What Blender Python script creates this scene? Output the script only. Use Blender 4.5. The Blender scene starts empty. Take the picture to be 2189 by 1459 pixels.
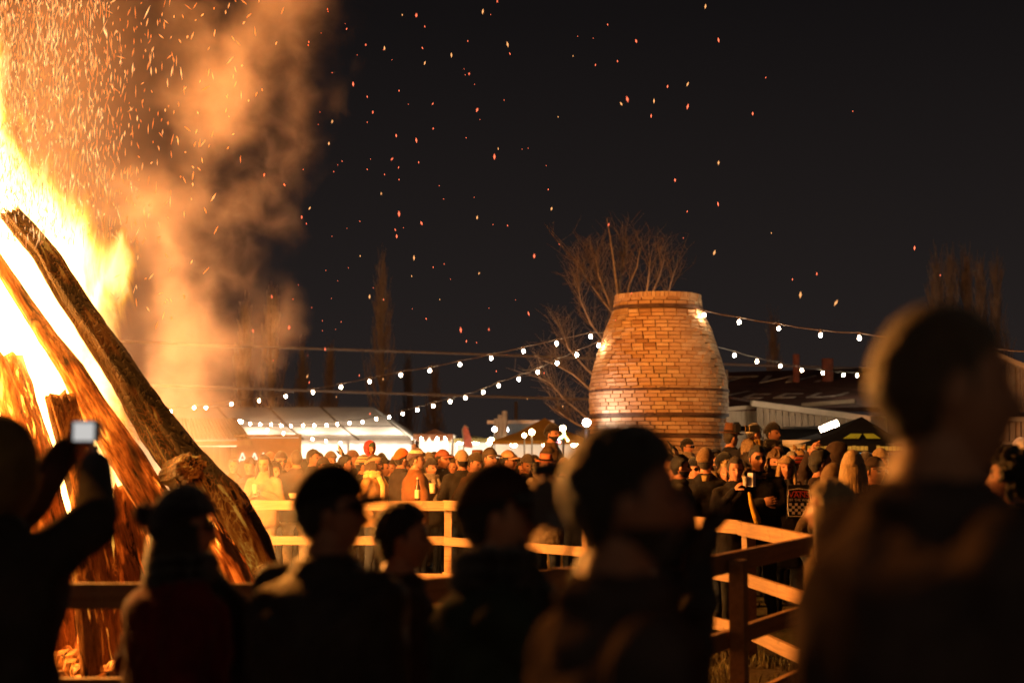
import bpy, bmesh, math, random
import numpy as np
from mathutils import Vector, Matrix, Euler, noise as mnoise

random.seed(7)
rng = np.random.default_rng(7)
sc = bpy.context.scene
COL = sc.collection
R = math.radians

# ------------------------------------------------------------------ camera
CZ, PITCH, FPX = 1.68, R(4.34), 50 / 36 * 2189
cam_d = bpy.data.cameras.new('camera')
cam = bpy.data.objects.new('camera', cam_d)
COL.objects.link(cam)
cam.location = (0, 0, CZ)
cam.rotation_euler = (R(90) + PITCH, 0, 0)
cam_d.lens, cam_d.sensor_width = 50, 36
cam_d.clip_start, cam_d.clip_end = 0.1, 1500
cam_d.dof.use_dof = True
cam_d.dof.focus_distance = 15.5
cam_d.dof.aperture_fstop = 1.45
sc.camera = cam

# ------------------------------------------------------------------ night sky
world = bpy.data.worlds.new('World')
sc.world = world
world.use_nodes = True
wt = world.node_tree
wt.nodes.clear()
w_out = wt.nodes.new('ShaderNodeOutputWorld')
w_bg = wt.nodes.new('ShaderNodeBackground')
w_tc = wt.nodes.new('ShaderNodeTexCoord')
w_sep = wt.nodes.new('ShaderNodeSeparateXYZ')
w_ramp = wt.nodes.new('ShaderNodeValToRGB')
w_ramp.color_ramp.elements[0].position = 0.0
w_ramp.color_ramp.elements[0].color = (0.0210, 0.0155, 0.0140, 1)     # the town glow low on the horizon
w_ramp.color_ramp.elements[1].position = 0.30
w_ramp.color_ramp.elements[1].color = (0.0066, 0.0054, 0.0056, 1)
e = w_ramp.color_ramp.elements.new(0.10)
e.color = (0.0150, 0.0118, 0.0113, 1)
wt.links.new(w_tc.outputs['Generated'], w_sep.inputs[0])
wt.links.new(w_sep.outputs['Z'], w_ramp.inputs[0])
wt.links.new(w_ramp.outputs[0], w_bg.inputs[0])
w_bg.inputs[1].default_value = 1.0
wt.links.new(w_bg.outputs[0], w_out.inputs[0])

# ------------------------------------------------------------------ colour management and sampling
sc.view_settings.view_transform = 'Standard'
sc.view_settings.look = 'None'
sc.view_settings.exposure = 0
sc.view_settings.gamma = 1
sc.view_settings.use_curve_mapping = False
sc.render.engine = 'CYCLES'
cy = sc.cycles
cy.use_denoising = True
try:
    cy.denoiser = 'OPENIMAGEDENOISE'
except Exception:
    pass
cy.max_bounces = 4
cy.diffuse_bounces = 2
cy.glossy_bounces = 2
cy.transmission_bounces = 2
cy.transparent_max_bounces = 8
cy.volume_bounces = 0
cy.sample_clamp_indirect = 4.0
cy.sample_clamp_direct = 0.0
cy.use_light_tree = True
cy.caustics_reflective = False
cy.caustics_refractive = False
cy.volume_max_steps = 160

# ------------------------------------------------------------------ helpers
def at(px, py, d):
    """the point of the place seen at a pixel of the photograph, d metres out along +Y"""
    u = (px - 1094.5) / FPX
    v = (729.5 - py) / FPX
    yy = math.cos(PITCH) - math.sin(PITCH) * v
    zz = math.sin(PITCH) + math.cos(PITCH) * v
    s = d / yy
    return Vector((u * s, d, CZ + zz * s))

def tag(o, label=None, cat=None, group=None, kind=None):
    if label: o['label'] = label
    if cat: o['category'] = cat
    if group: o['group'] = group
    if kind: o['kind'] = kind
    return o

def empty(name, loc=(0, 0, 0), rz=0.0):
    o = bpy.data.objects.new(name, None)
    COL.objects.link(o)
    o.location = loc
    o.rotation_euler = (0, 0, rz)
    o.empty_display_size = 0.2
    return o

class MB:
    """collects shapes into one mesh"""
    def __init__(self):
        self.v, self.f, self.m = [], [], []
    def add(self, verts, faces, mi=0):
        b = len(self.v)
        self.v += [tuple(p) for p in verts]
        self.f += [tuple(b + i for i in f) for f in faces]
        self.m += [mi] * len(faces)
        return self
    def box(self, c, s, rot=None, mi=0, taper=1.0):
        c = Vector(c); hx, hy, hz = s[0] / 2, s[1] / 2, s[2] / 2
        vs = []
        for z in (-1, 1):
            t = taper if z > 0 else 1.0
            for x, y in ((-1, -1), (1, -1), (1, 1), (-1, 1)):
                p = Vector((x * hx * t, y * hy * t, z * hz))
                vs.append((rot @ p if rot else p) + c)
        return self.add(vs, [(3, 2, 1, 0), (4, 5, 6, 7), (0, 1, 5, 4), (1, 2, 6, 5), (2, 3, 7, 6), (3, 0, 4, 7)], mi)
    def bar(self, p, q, w, h, mi=0, up=Vector((0, 0, 1))):
        p, q = Vector(p), Vector(q)
        d = (q - p); L = d.length; d.normalize()
        if abs(d.dot(up)) > .98: up = Vector((0, 1, 0))
        s = d.cross(up).normalized(); u = s.cross(d)
        rot = Matrix((d, s, u)).transposed()
        return self.box((p + q) / 2, (L, w, h), rot, mi)
    def tube(self, pts, rad, n=8, mi=0, caps=True):
        pts = [Vector(p) for p in pts]
        if not hasattr(rad, '__len__'): rad = [rad] * len(pts)
        vs, fs = [], []
        prev = None
        for i, p in enumerate(pts):
            d = (pts[min(i + 1, len(pts) - 1)] - pts[max(i - 1, 0)])
            d = d.normalized() if d.length > 1e-9 else Vector((0, 0, 1))
            ref = prev if prev is not None else (Vector((0, 0, 1)) if abs(d.z) < .9 else Vector((1, 0, 0)))
            s = ref - d * ref.dot(d)
            if s.length < 1e-6: s = d.orthogonal()
            s.normalize(); prev = s
            t = d.cross(s)
            for k in range(n):
                a = 2 * math.pi * k / n
                vs.append(p + (s * math.cos(a) + t * math.sin(a)) * rad[i])
        for i in range(len(pts) - 1):
            for k in range(n):
                a, b = i * n + k, i * n + (k + 1) % n
                fs.append((a, b, b + n, a + n))
        if caps:
            fs.append(tuple(range(n - 1, -1, -1)))
            fs.append(tuple((len(pts) - 1) * n + k for k in range(n)))
        return self.add(vs, fs, mi)
    def lathe(self, prof, n=16, c=(0, 0, 0), rot=None, mi=0, sx=1, sy=1):
        c = Vector(c); vs, fs = [], []
        for r, z in prof:
            for k in range(n):
                a = 2 * math.pi * k / n
                p = Vector((r * math.cos(a) * sx, r * math.sin(a) * sy, z))
                vs.append((rot @ p if rot else p) + c)
        for i in range(len(prof) - 1):
            for k in range(n):
                a, b = i * n + k, i * n + (k + 1) % n
                fs.append((a, b, b + n, a + n))
        fs.append(tuple(range(n - 1, -1, -1)))
        fs.append(tuple((len(prof) - 1) * n + k for k in range(n)))
        return self.add(vs, fs, mi)
    def ball(self, c, r, n=10, m=6, mi=0, rot=None):
        if not hasattr(r, '__len__'): r = (r, r, r)
        c = Vector(c); vs, fs = [], []
        top = Vector((0, 0, r[2]))
        vs.append((rot @ top if rot else top) + c)
        for i in range(1, m):
            th = math.pi * i / m
            for k in range(n):
                a = 2 * math.pi * k / n
                p = Vector((r[0] * math.sin(th) * math.cos(a), r[1] * math.sin(th) * math.sin(a), r[2] * math.cos(th)))
                vs.append((rot @ p if rot else p) + c)
        vs.append((rot @ -top if rot else -top) + c)
        for k in range(n):
            fs.append((0, 1 + k, 1 + (k + 1) % n))
        for i in range(m - 2):
            for k in range(n):
                a, b = 1 + i * n + k, 1 + i * n + (k + 1) % n
                fs.append((a, a + n, b + n, b))
        e_ = len(vs) - 1
        for k in range(n):
            fs.append((e_, e_ - n + (k + 1) % n, e_ - n + k))
        return self.add(vs, fs, mi)
    def capsule(self, p, q, r0, r1, n=10, mi=0):
        p, q = Vector(p), Vector(q)
        d = q - p
        d = d.normalized() if d.length > 1e-6 else Vector((0, 0, 1))
        pts, rad = [], []
        for a in (88, 55, 25):
            pts.append(p - d * r0 * math.sin(R(a))); rad.append(r0 * math.cos(R(a)))
        for t in (0, .5, 1):
            pts.append(p.lerp(q, t)); rad.append(r0 + (r1 - r0) * t)
        for a in (25, 55, 88):
            pts.append(q + d * r1 * math.sin(R(a))); rad.append(r1 * math.cos(R(a)))
        return self.tube(pts, rad, n, mi)
    def quad(self, a, b, c, d, mi=0):
        return self.add([a, b, c, d], [(0, 1, 2, 3)], mi)
    def slab(self, pts, off, mi=0):
        """a polygon given thickness along off"""
        n = len(pts); pts = [Vector(p) for p in pts]; off = Vector(off)
        vs = pts + [p + off for p in pts]
        fs = [tuple(range(n)), tuple(range(2 * n - 1, n - 1, -1))]
        for i in range(n):
            j = (i + 1) % n
            fs.append((i, i + n, j + n, j))
        return self.add(vs, fs, mi)
    def mesh(self, name, mats, smooth=False):
        me = bpy.data.meshes.new(name)
        me.from_pydata(self.v, [], self.f)
        for m in (mats if isinstance(mats, (list, tuple)) else [mats]):
            me.materials.append(m)
        me.polygons.foreach_set('material_index', self.m)
        if smooth: me.polygons.foreach_set('use_smooth', [True] * len(me.polygons))
        me.update()
        return me
    def build(self, name, mats, parent=None, smooth=False, fix=True):
        me = self.mesh(name, mats, smooth)
        if fix:
            bm = bmesh.new(); bm.from_mesh(me)
            bmesh.ops.recalc_face_normals(bm, faces=bm.faces)
            bm.to_mesh(me); bm.free()
        o = bpy.data.objects.new(name, me)
        COL.objects.link(o)
        if parent: o.parent = parent
        return o

# ------------------------------------------------------------------ materials
class NT:
    """small helper for writing node graphs"""
    def __init__(self, mat):
        self.t = mat.node_tree
    def n(self, kind, **kw):
        nd = self.t.nodes.new(kind)
        for k, v in kw.items(): setattr(nd, k, v)
        return nd
    def link(self, a, b): self.t.links.new(a, b)
    def put(self, sock, v):
        if hasattr(v, 'is_output'): self.t.links.new(v, sock)
        else: sock.default_value = v
    def math(self, op, a, b=0.0, c=0.0, clamp=False):
        nd = self.n('ShaderNodeMath', operation=op, use_clamp=clamp)
        self.put(nd.inputs[0], a); self.put(nd.inputs[1], b); self.put(nd.inputs[2], c)
        return nd.outputs[0]
    def noise(self, vec, scale=5.0, detail=2.0, rough=.5, dist=0.0):
        nd = self.n('ShaderNodeTexNoise')
        if vec is not None: self.link(vec, nd.inputs['Vector'])
        nd.inputs['Scale'].default_value = scale
        nd.inputs['Detail'].default_value = detail
        nd.inputs['Roughness'].default_value = rough
        nd.inputs['Distortion'].default_value = dist
        return nd.outputs[0]
    def mapping(self, vec, scale=(1, 1, 1), loc=(0, 0, 0), rot=(0, 0, 0)):
        nd = self.n('ShaderNodeMapping')
        self.link(vec, nd.inputs[0])
        nd.inputs['Scale'].default_value = scale
        nd.inputs['Location'].default_value = loc
        nd.inputs['Rotation'].default_value = rot
        return nd.outputs[0]
    def ramp(self, fac, stops, interp='LINEAR'):
        nd = self.n('ShaderNodeValToRGB')
        cr = nd.color_ramp; cr.interpolation = interp
        while len(cr.elements) < len(stops): cr.elements.new(.5)
        for el, (p, c) in zip(cr.elements, stops):
            el.position = p
            el.color = (c, c, c, 1) if not hasattr(c, '__len__') else (*c, 1)
        self.put(nd.inputs[0], fac)
        return nd.outputs[0]
    def mix(self, fac, a, b):
        nd = self.n('ShaderNodeMix', data_type='RGBA')
        self.put(nd.inputs[0], fac)
        for s, v in ((nd.inputs[6], a), (nd.inputs[7], b)):
            if hasattr(v, 'is_output'): self.link(v, s)
            else: s.default_value = (*v, 1)
        return nd.outputs[2]
    def curve(self, val, pts):
        nd = self.n('ShaderNodeFloatCurve')
        c = nd.mapping.curves[0]
        while len(c.points) < len(pts): c.points.new(.5, .5)
        for p, (x, y) in zip(c.points, pts):
            p.location = (x, y)
        nd.mapping.update()
        nd.inputs['Factor'].default_value = 1.0
        self.put(nd.inputs['Value'], val)
        return nd.outputs[0]

_mats = {}
def newmat(name):
    m = bpy.data.materials.new(name); m.use_nodes = True
    m.node_tree.nodes.clear()
    return m

def M(name, color, rough=.8, var=.25, scale=6.0, bump=.0, bscale=None, metal=0.0, spec=.3, stretch=(1, 1, 1), sheen=0.0):
    key = (name, tuple(color), rough, bump)
    if key in _mats: return _mats[key]
    m = newmat(name); g = NT(m)
    out = g.n('ShaderNodeOutputMaterial'); b = g.n('ShaderNodeBsdfPrincipled')
    tc = g.n('ShaderNodeTexCoord')
    vec = g.mapping(tc.outputs['Object'], stretch)
    nz = g.noise(vec, scale, 4, .6)
    lo = tuple(c * (1 - var) for c in color); hi = tuple(min(1, c * (1 + var)) for c in color)
    g.link(g.ramp(nz, [(.3, lo), (.7, hi)]), b.inputs['Base Color'])
    b.inputs['Roughness'].default_value = rough
    b.inputs['Metallic'].default_value = metal
    b.inputs['Specular IOR Level'].default_value = spec
    if sheen:
        b.inputs['Sheen Weight'].default_value = sheen; b.inputs['Sheen Roughness'].default_value = .35
    if bump:
        bp = g.n('ShaderNodeBump'); bp.inputs['Strength'].default_value = bump
        bp.inputs['Distance'].default_value = .02
        g.link(g.noise(vec, bscale or scale * 5, 5, .65), bp.inputs['Height'])
        g.link(bp.outputs[0], b.inputs['Normal'])
    g.link(b.outputs[0], out.inputs[0])
    _mats[key] = m
    return m

def EM(name, color, strength, sampling='AUTO'):
    key = (name, tuple(color), strength)
    if key in _mats: return _mats[key]
    m = newmat(name); g = NT(m)
    out = g.n('ShaderNodeOutputMaterial'); em = g.n('ShaderNodeEmission')
    em.inputs[0].default_value = (*color, 1); em.inputs[1].default_value = strength
    g.link(em.outputs[0], out.inputs[0])
    m.cycles.emission_sampling = sampling
    _mats[key] = m
    return m

def point_light(name, loc, watts, color, radius, parent=None):
    d = bpy.data.lights.new(name, 'POINT')
    d.energy, d.color, d.shadow_soft_size = watts, color, radius
    o = bpy.data.objects.new(name, d); COL.objects.link(o)
    o.location = loc
    if parent: o.parent = parent
    return o

FIRE = (1.0, 0.30, 0.034)

# ================================================================== GROUND
def ground_mat():
    m = newmat('trodden_ground'); g = NT(m)
    out = g.n('ShaderNodeOutputMaterial'); b = g.n('ShaderNodeBsdfPrincipled')
    tc = g.n('ShaderNodeTexCoord'); v = tc.outputs['Object']
    n1 = g.noise(v, .9, 5, .6); n2 = g.noise(v, 14, 6, .7)
    c1 = g.ramp(n2, [(.3, (.022, .017, .010)), (.7, (.085, .062, .034))])
    c2 = g.ramp(n2, [(.3, (.018, .020, .008)), (.7, (.085, .075, .028))])
    g.link(g.mix(g.ramp(n1, [(.42, 0.0), (.58, 1.0)]), c1, c2), b.inputs['Base Color'])
    b.inputs['Roughness'].default_value = .95
    b.inputs['Specular IOR Level'].default_value = .1
    bp = g.n('ShaderNodeBump'); bp.inputs['Strength'].default_value = .9; bp.inputs['Distance'].default_value = .06
    g.link(g.noise(v, 9, 6, .7), bp.inputs['Height'])
    g.link(bp.outputs[0], b.inputs['Normal']); g.link(b.outputs[0], out.inputs[0])
    return m
gm = MB()
gm.quad((-400, -60, 0), (400, -60, 0), (400, 500, 0), (-400, 500, 0))
tag(gm.build('ground', ground_mat(), fix=False), kind='structure')

M_GRASS = M('dry_grass', (.10, .085, .03), .8, .5, 3)
gr = MB()
for i in range(9000):
    x = random.uniform(-1.2, 2.2); y = random.uniform(6.4, 13.5)
    if mnoise.noise((x * 1.3, y * 1.3, 0)) < -.12: continue
    h = random.uniform(.03, .11); a = random.uniform(0, 6.3); w = .006
    dx, dy = math.cos(a) * w, math.sin(a) * w
    lx, ly = random.uniform(-.05, .05), random.uniform(-.05, .05)
    gr.add([(x - dx, y - dy, -.005), (x + dx, y + dy, -.005), (x + lx * .5 + dx * .6, y + ly * .5 + dy * .6, h * .6), (x + lx, y + ly, h)],
           [(0, 1, 2), (0, 2, 3)])
tag(gr.build('grass', M_GRASS, fix=False), 'short dry grass growing inside the fence ring', 'grass', kind='stuff')

# ================================================================== BRICK KILN
def brick_mat():
    m = newmat('fired_brick'); g = NT(m)
    out = g.n('ShaderNodeOutputMaterial'); b = g.n('ShaderNodeBsdfPrincipled')
    tc = g.n('ShaderNodeTexCoord'); oi = g.n('ShaderNodeObjectInfo'); ge = g.n('ShaderNodeNewGeometry')
    rnd = g.math('FRACT', g.math('ADD', oi.outputs['Random'], ge.outputs['Random Per Island']))
    c = g.ramp(rnd, [(0, (.36, .20, .10)), (.12, (.52, .32, .17)), (.5, (.58, .37, .205)), (.8, (.63, .42, .24)), (1, (.68, .49, .31))])
    n = g.noise(ge.outputs['Position'], 14, 5, .65)
    big = g.noise(ge.outputs['Position'], 1.3, 3, .6)
    c = g.mix(g.ramp(n, [(.35, .22), (.65, 0.0)]), c, (.26, .13, .06))
    c = g.mix(g.ramp(big, [(.45, 0.0), (.7, .35)]), c, (.22, .12, .06))
    g.link(c, b.inputs['Base Color'])
    b.inputs['Roughness'].default_value = .9; b.inputs['Specular IOR Level'].default_value = .15
    bp = g.n('ShaderNodeBump'); bp.inputs['Strength'].default_value = .5; bp.inputs['Distance'].default_value = .01
    g.link(g.noise(ge.outputs['Position'], 60, 4, .6), bp.inputs['Height'])
    g.link(bp.outputs[0], b.inputs['Normal']); g.link(b.outputs[0], out.inputs[0])
    return m
M_BRICK = brick_mat()
M_MORTAR = M('sooty_mortar', (.11, .07, .042), .95, .35, 5)
M_IRON = M('dark_iron', (.035, .028, .026), .6, .4, 8, metal=.3)
M_BAND = M('rusty_band', (.11, .062, .042), .9, .5, 9, spec=.1)
KD = 27.0
KP = at(1408, 900, KD); KX = KP.x
kz = [0.0, 0.9, 1.5, 1.884, 2.32, 2.763, 3.13, 3.42, 3.90, 4.273, 4.40, 4.593]
kr = [1.16, 1.20, 1.24, 1.275, 1.30, 1.305, 1.243, 1.163, 1.01, .850, .822, .815]
def krad(z): return float(np.interp(z, kz, kr))
kiln = tag(empty('brick_kiln', (KX, KD, 0)), 'tall barrel shaped brick kiln with dark iron bands standing behind the crowd', 'kiln')
core = MB()
prof = [(krad(z) - .030, z) for z in np.linspace(0, 4.56, 50)]
prof += [(krad(4.56) - .22, 4.56), (krad(4.0) - .25, 3.6)]
core.lathe(prof, 64)
core.build('mortar_core', M_MORTAR, kiln, smooth=False)
CH = .0729
bricks = []
row = 0
z = 1.02
while z + CH < 4.52:
    r = krad(z + CH / 2)
    n = max(20, int(round(2 * math.pi * r / .232)))
    for k in range(n):
        a = 2 * math.pi * (k + (row % 2) * .5 + .15 * math.sin(row * 2.1)) / n
        bricks.append((z + CH / 2, a, r, 2 * math.pi * r / n))
    z += CH; row += 1
band_z = [4.345, 2.775, 2.325, 1.915]
bricks = [b for b in bricks if all(abs(b[0] - q) > .03 for q in band_z)]
bm_ = MB(); bm_.box((0, 0, 0), (1, 1, 1), taper=.97)
brick_me = bm_.mesh('brick', M_BRICK)
bmb = bmesh.new(); bmb.from_mesh(brick_me)
bmesh.ops.bevel(bmb, geom=bmb.edges[:], offset=.035, segments=1, affect='EDGES')
bmb.to_mesh(brick_me); bmb.free()
def brick_xf(b):
    z, a, r, L = b
    slope = (krad(z + .05) - krad(z - .05)) / .1
    rad = Vector((math.cos(a), math.sin(a), 0)); tan = Vector((-math.sin(a), math.cos(a), 0))
    up = (Vector((0, 0, 1)) + rad * slope).normalized(); nrm = tan.cross(up)
    jit = random.uniform(-.008, .010)
    mat = Matrix((tan, nrm, up)).transposed()
    w = L - random.uniform(.010, .020)
    return rad * (r - .045 + jit) + Vector((0, 0, z)), mat, (w, .11, CH - random.uniform(.008, .013))
face = []
rest = []
for b in bricks:
    ang = (b[1] + math.pi / 2) % (2 * math.pi)
    ang = min(ang, 2 * math.pi - ang)
    (face if ang < R(80) else rest).append((ang, b))
face = [b for b in face if b[1][0] > 1.75]
face.sort(key=lambda t: t[0] + abs(t[1][0] - 3.2) * .12)
single, more = face[:296], [b for b in [x[1] for x in face[296:]]] 
more += [b[1] for b in rest]
seen = set((b[1][0], b[1][1]) for b in face)
more += [b for b in bricks if b[0] <= 1.75 and (b[0], b[1]) not in set((q[0], q[1]) for q in more)]
for ang, b in single:
    p, mt, s = brick_xf(b)
    o = bpy.data.objects.new('brick', brick_me); COL.objects.link(o)
    o.parent = kiln; o.location = p; o.rotation_euler = mt.to_euler(); o.scale = s
jb = MB()
for b in more:
    p, mt, s = brick_xf(b)
    jb.box(p, s, mt, taper=.97)
tag(jb.build('brick_courses', M_BRICK, kiln), kind='stuff')
cap = MB()                                                     # soldier course round the rim
n = 64
for k in range(n):
    a = 2 * math.pi * k / n
    rad = Vector((math.cos(a), math.sin(a), 0))
    mt = Matrix((Vector((-math.sin(a), math.cos(a), 0)), rad, Vector((0, 0, 1)))).transposed()
    cap.box(rad * (.766 + random.uniform(-.006, .006)) + Vector((0, 0, 4.545)), (.070, .11, random.uniform(.105, .12)), mt)
tag(cap.build('rim_course', M_BRICK, kiln), kind='stuff')
for q, h in zip(band_z, (.058, .050, .052, .055)):
    b = MB(); r0 = krad(q) + .018
    b.lathe([(r0 - .05, q - h / 2), (r0 + .004, q - h / 2), (r0 + .002, q + h / 2), (r0 - .05, q + h / 2)], 72)
    if abs(q - 2.775) < .01:
        b.box((KX * 0 - .06, -r0 - .012, q), (.10, .05, .07))
    b.build('iron_band', M_BAND, kiln, smooth=False)

# ================================================================== MARQUEE AND STALLS
def canvas_mat():
    m = newmat('white_canvas'); g = NT(m)
    out = g.n('ShaderNodeOutputMaterial'); df = g.n('ShaderNodeBsdfDiffuse'); tl = g.n('ShaderNodeBsdfTranslucent'); mx = g.n('ShaderNodeMixShader')
    tc = g.n('ShaderNodeTexCoord'); n = g.noise(tc.outputs['Object'], .8, 4, .6)
    c = g.ramp(n, [(.3, (.60, .55, .51)), (.7, (.72, .67, .62))])
    g.link(c, df.inputs[0]); g.link(c, tl.inputs[0]); mx.inputs[0].default_value = .3
    g.link(df.outputs[0], mx.inputs[1]); g.link(tl.outputs[0], mx.inputs[2]); g.link(mx.outputs[0], out.inputs[0])
    return m
M_CANVAS = canvas_mat()
M_WALLW = M('white_panel', (.75, .72, .68), .8, .06, 2)
M_POLE = M('tent_pole', (.30, .28, .26), .5, .1, 5)
M_SEAM = M('canvas_seam', (.14, .12, .10), .9, .2, 5)
WARM = (1.0, .82, .60)
mq = tag(empty('marquee', at(640, 960, 58)), 'long white canvas marquee with glowing open front behind the crowd', 'tent')
mo = mq.location.copy(); mo.z = 0; mq.location = mo
def loc(p, o): return Vector(p) - o
e0, e1 = at(180, 935, 55), at(885, 947, 55)
e0.z = e1.z = (e0.z + e1.z) / 2
r0_, r1_ = at(130, 868, 60), at(797, 872, 60)
r0_.z = r1_.z = (r0_.z + r1_.z) / 2
b0, b1 = e0 + Vector((0, 10, 0)), e1 + Vector((0, 10, 0))
roof = MB()
nseg = 6
for i in range(nseg):
    t0, t1 = i / nseg, (i + 1) / nseg
    ea, eb = e0.lerp(e1, t0), e0.lerp(e1, t1)
    ra, rb = r0_.lerp(r1_, t0), r0_.lerp(r1_, t1)
    m1, m2 = ea.lerp(ra, .5) - Vector((0, 0, .10)), eb.lerp(rb, .5) - Vector((0, 0, .10))
    roof.quad(loc(ea, mo), loc(eb, mo), loc(m2, mo), loc(m1, mo))
    roof.quad(loc(m1, mo), loc(m2, mo), loc(rb, mo), loc(ra, mo))
    ba, bb = b0.lerp(b1, t0), b0.lerp(b1, t1)
    roof.quad(loc(ra, mo), loc(rb, mo), loc(bb, mo), loc(ba, mo))
roof.add([loc(e1, mo), loc(b1, mo), loc(r1_, mo)], [(0, 1, 2)])
roof.build('canvas_roof', M_CANVAS, mq, smooth=True)
for i in range(1, nseg):
    t = i / nseg
    s = MB()
    ea, ra = e0.lerp(e1, t), r0_.lerp(r1_, t)
    mm = ea.lerp(ra, .5) - Vector((0, 0, .07))
    s.tube([loc(ea, mo) + Vector((0, -.03, .03)), loc(mm, mo) + Vector((0, -.03, .03)), loc(ra, mo) + Vector((0, -.03, .03))], .035, 5)
    s.build('seam', M_SEAM, mq)
s = MB(); s.tube([loc(e0.lerp(r0_, .45), mo) + Vector((0, -.02, -.05)), loc(e1.lerp(r1_, .45), mo) + Vector((0, -.02, -.05))], .022, 5)
s.build('cable', M_SEAM, mq)
val = MB()
for i in range(60):
    a, b = e0.lerp(e1, i / 60), e0.lerp(e1, (i + 1) / 60)
    dz = Vector((0, 0, -.12 - .03 * (i % 2)))
    val.quad(loc(a, mo) + Vector((0, -.02, 0)), loc(b, mo) + Vector((0, -.02, 0)), loc(b, mo) + dz, loc(a, mo) + dz)
val.build('valance', M_CANVAS, mq)
wl = MB()
wl.box(loc((e0 + e1) / 2, mo) + Vector((0, 3.6, -e0.z / 2)), ((e1 - e0).length, .05, e0.z))
wl.box(loc(e1, mo) + Vector((-.02, 5, -e0.z / 2)), (.04, 9.9, e0.z))
wl.build('back_wall', M_WALLW, mq)
for t in (.05, .25, .47, .58, .8, .995):
    p = MB(); q = loc(e0.lerp(e1, t), mo); p.tube([(q.x, q.y + .06, 0), (q.x, q.y + .06, q.z)], .05, 8)
    p.build('pole', M_POLE, mq)
for t in (.35, .5, .66, .8, .94):
    q = loc(e0.lerp(e1, t), mo) + Vector((0, 1.2, .05))
    tb = MB(); tb.bar(q - Vector((.75, 0, 0)), q + Vector((.75, 0, 0)), .14, .08)
    tb.build('strip_lamp', EM('tube_glow', WARM, 30), mq)
    point_light('lamp_light', q - Vector((0, -.6, .25)), 150, WARM, .25, mq)
# stall with a corrugated roof, beside the fire
M_TIN = M('corrugated_tin', (.50, .42, .34), .45, .2, 3, metal=.35)
M_TIMB = M('weathered_timber', (.30, .21, .13), .85, .3, 5, stretch=(1, 1, .2))
hut = tag(empty('market_hut', at(455, 960, 31)), 'small timber hut with a corrugated tin roof beside the marquee', 'hut')
ho = hut.location.copy(); ho.z = 0; hut.location = ho
ta, tb_, tc_, td = at(350, 896, 33), at(506, 894, 33), at(538, 939, 29.5), at(350, 941, 29.5)
rf = MB(); N = 46
for i in range(N):
    t0, t1 = i / N, (i + 1) / N
    up0, up1 = Vector((0, 0, .035 * (i % 2))), Vector((0, 0, .035 * ((i + 1) % 2)))
    rf.quad(loc(td.lerp(tc_, t0), ho) + up0, loc(td.lerp(tc_, t1), ho) + up1, loc(ta.lerp(tb_, t1), ho) + up1, loc(ta.lerp(tb_, t0), ho) + up0)
rf.build('tin_roof', M_TIN, hut, fix=False)
fs_ = MB(); fs_.bar(loc(td, ho) - Vector((0, 0, .07)), loc(tc_, ho) - Vector((0, 0, .07)), .05, .10); fs_.build('fascia', M_TIMB, hut)
wz = tc_.z - .14
for i in range(13):
    x0 = loc(td, ho).x + i * .135
    pl = MB(); pl.box((x0, .55, wz / 2), (.128, .03 + .006 * (i % 2), wz)); pl.build('plank', M_TIMB, hut)
sb = MB(); q = loc(at(566, 972, 29.6), ho)
sb.box((q.x, q.y + .35, q.z - .15), (1.3, .04, 1.0)); sb.build('menu_board', M('menu_board', (.34, .20, .13), .8, .1), hut)
fr = MB(); fr.box((q.x, q.y + .33, q.z + .40), (1.40, .06, .05)); fr.box((q.x + .68, q.y + .33, q.z - .15), (.05, .06, 1.12)); fr.build('board_frame', M_TIMB, hut)

_fontmats = {}
def text_mesh(name, body, size, mat, loc_, rot, parent=None, extrude=.004, shear=0.0, spacing=1.0):
    cu = bpy.data.curves.new(name, 'FONT')
    cu.body, cu.size, cu.extrude, cu.shear, cu.space_character = body, size, extrude, shear, spacing
    cu.align_x, cu.align_y = 'CENTER', 'CENTER'
    tmp = bpy.data.objects.new(name, cu); COL.objects.link(tmp)
    me = bpy.data.meshes.new_from_object(tmp.evaluated_get(bpy.context.evaluated_depsgraph_get()))
    bpy.data.objects.remove(tmp)
    me.materials.clear(); me.materials.append(mat)
    o = bpy.data.objects.new(name, me); COL.objects.link(o)
    o.location, o.rotation_euler = loc_, rot
    if parent: o.parent = parent
    return o
text_mesh('lettering', 'AAI', .34, EM('white_letter_emission', (1, .9, .75), 1.2), (q.x - .34, q.y + .32, q.z - .08), (R(90), 0, 0), hut, spacing=1.15)  # white sign letters given an emissive colour of their own

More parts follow.
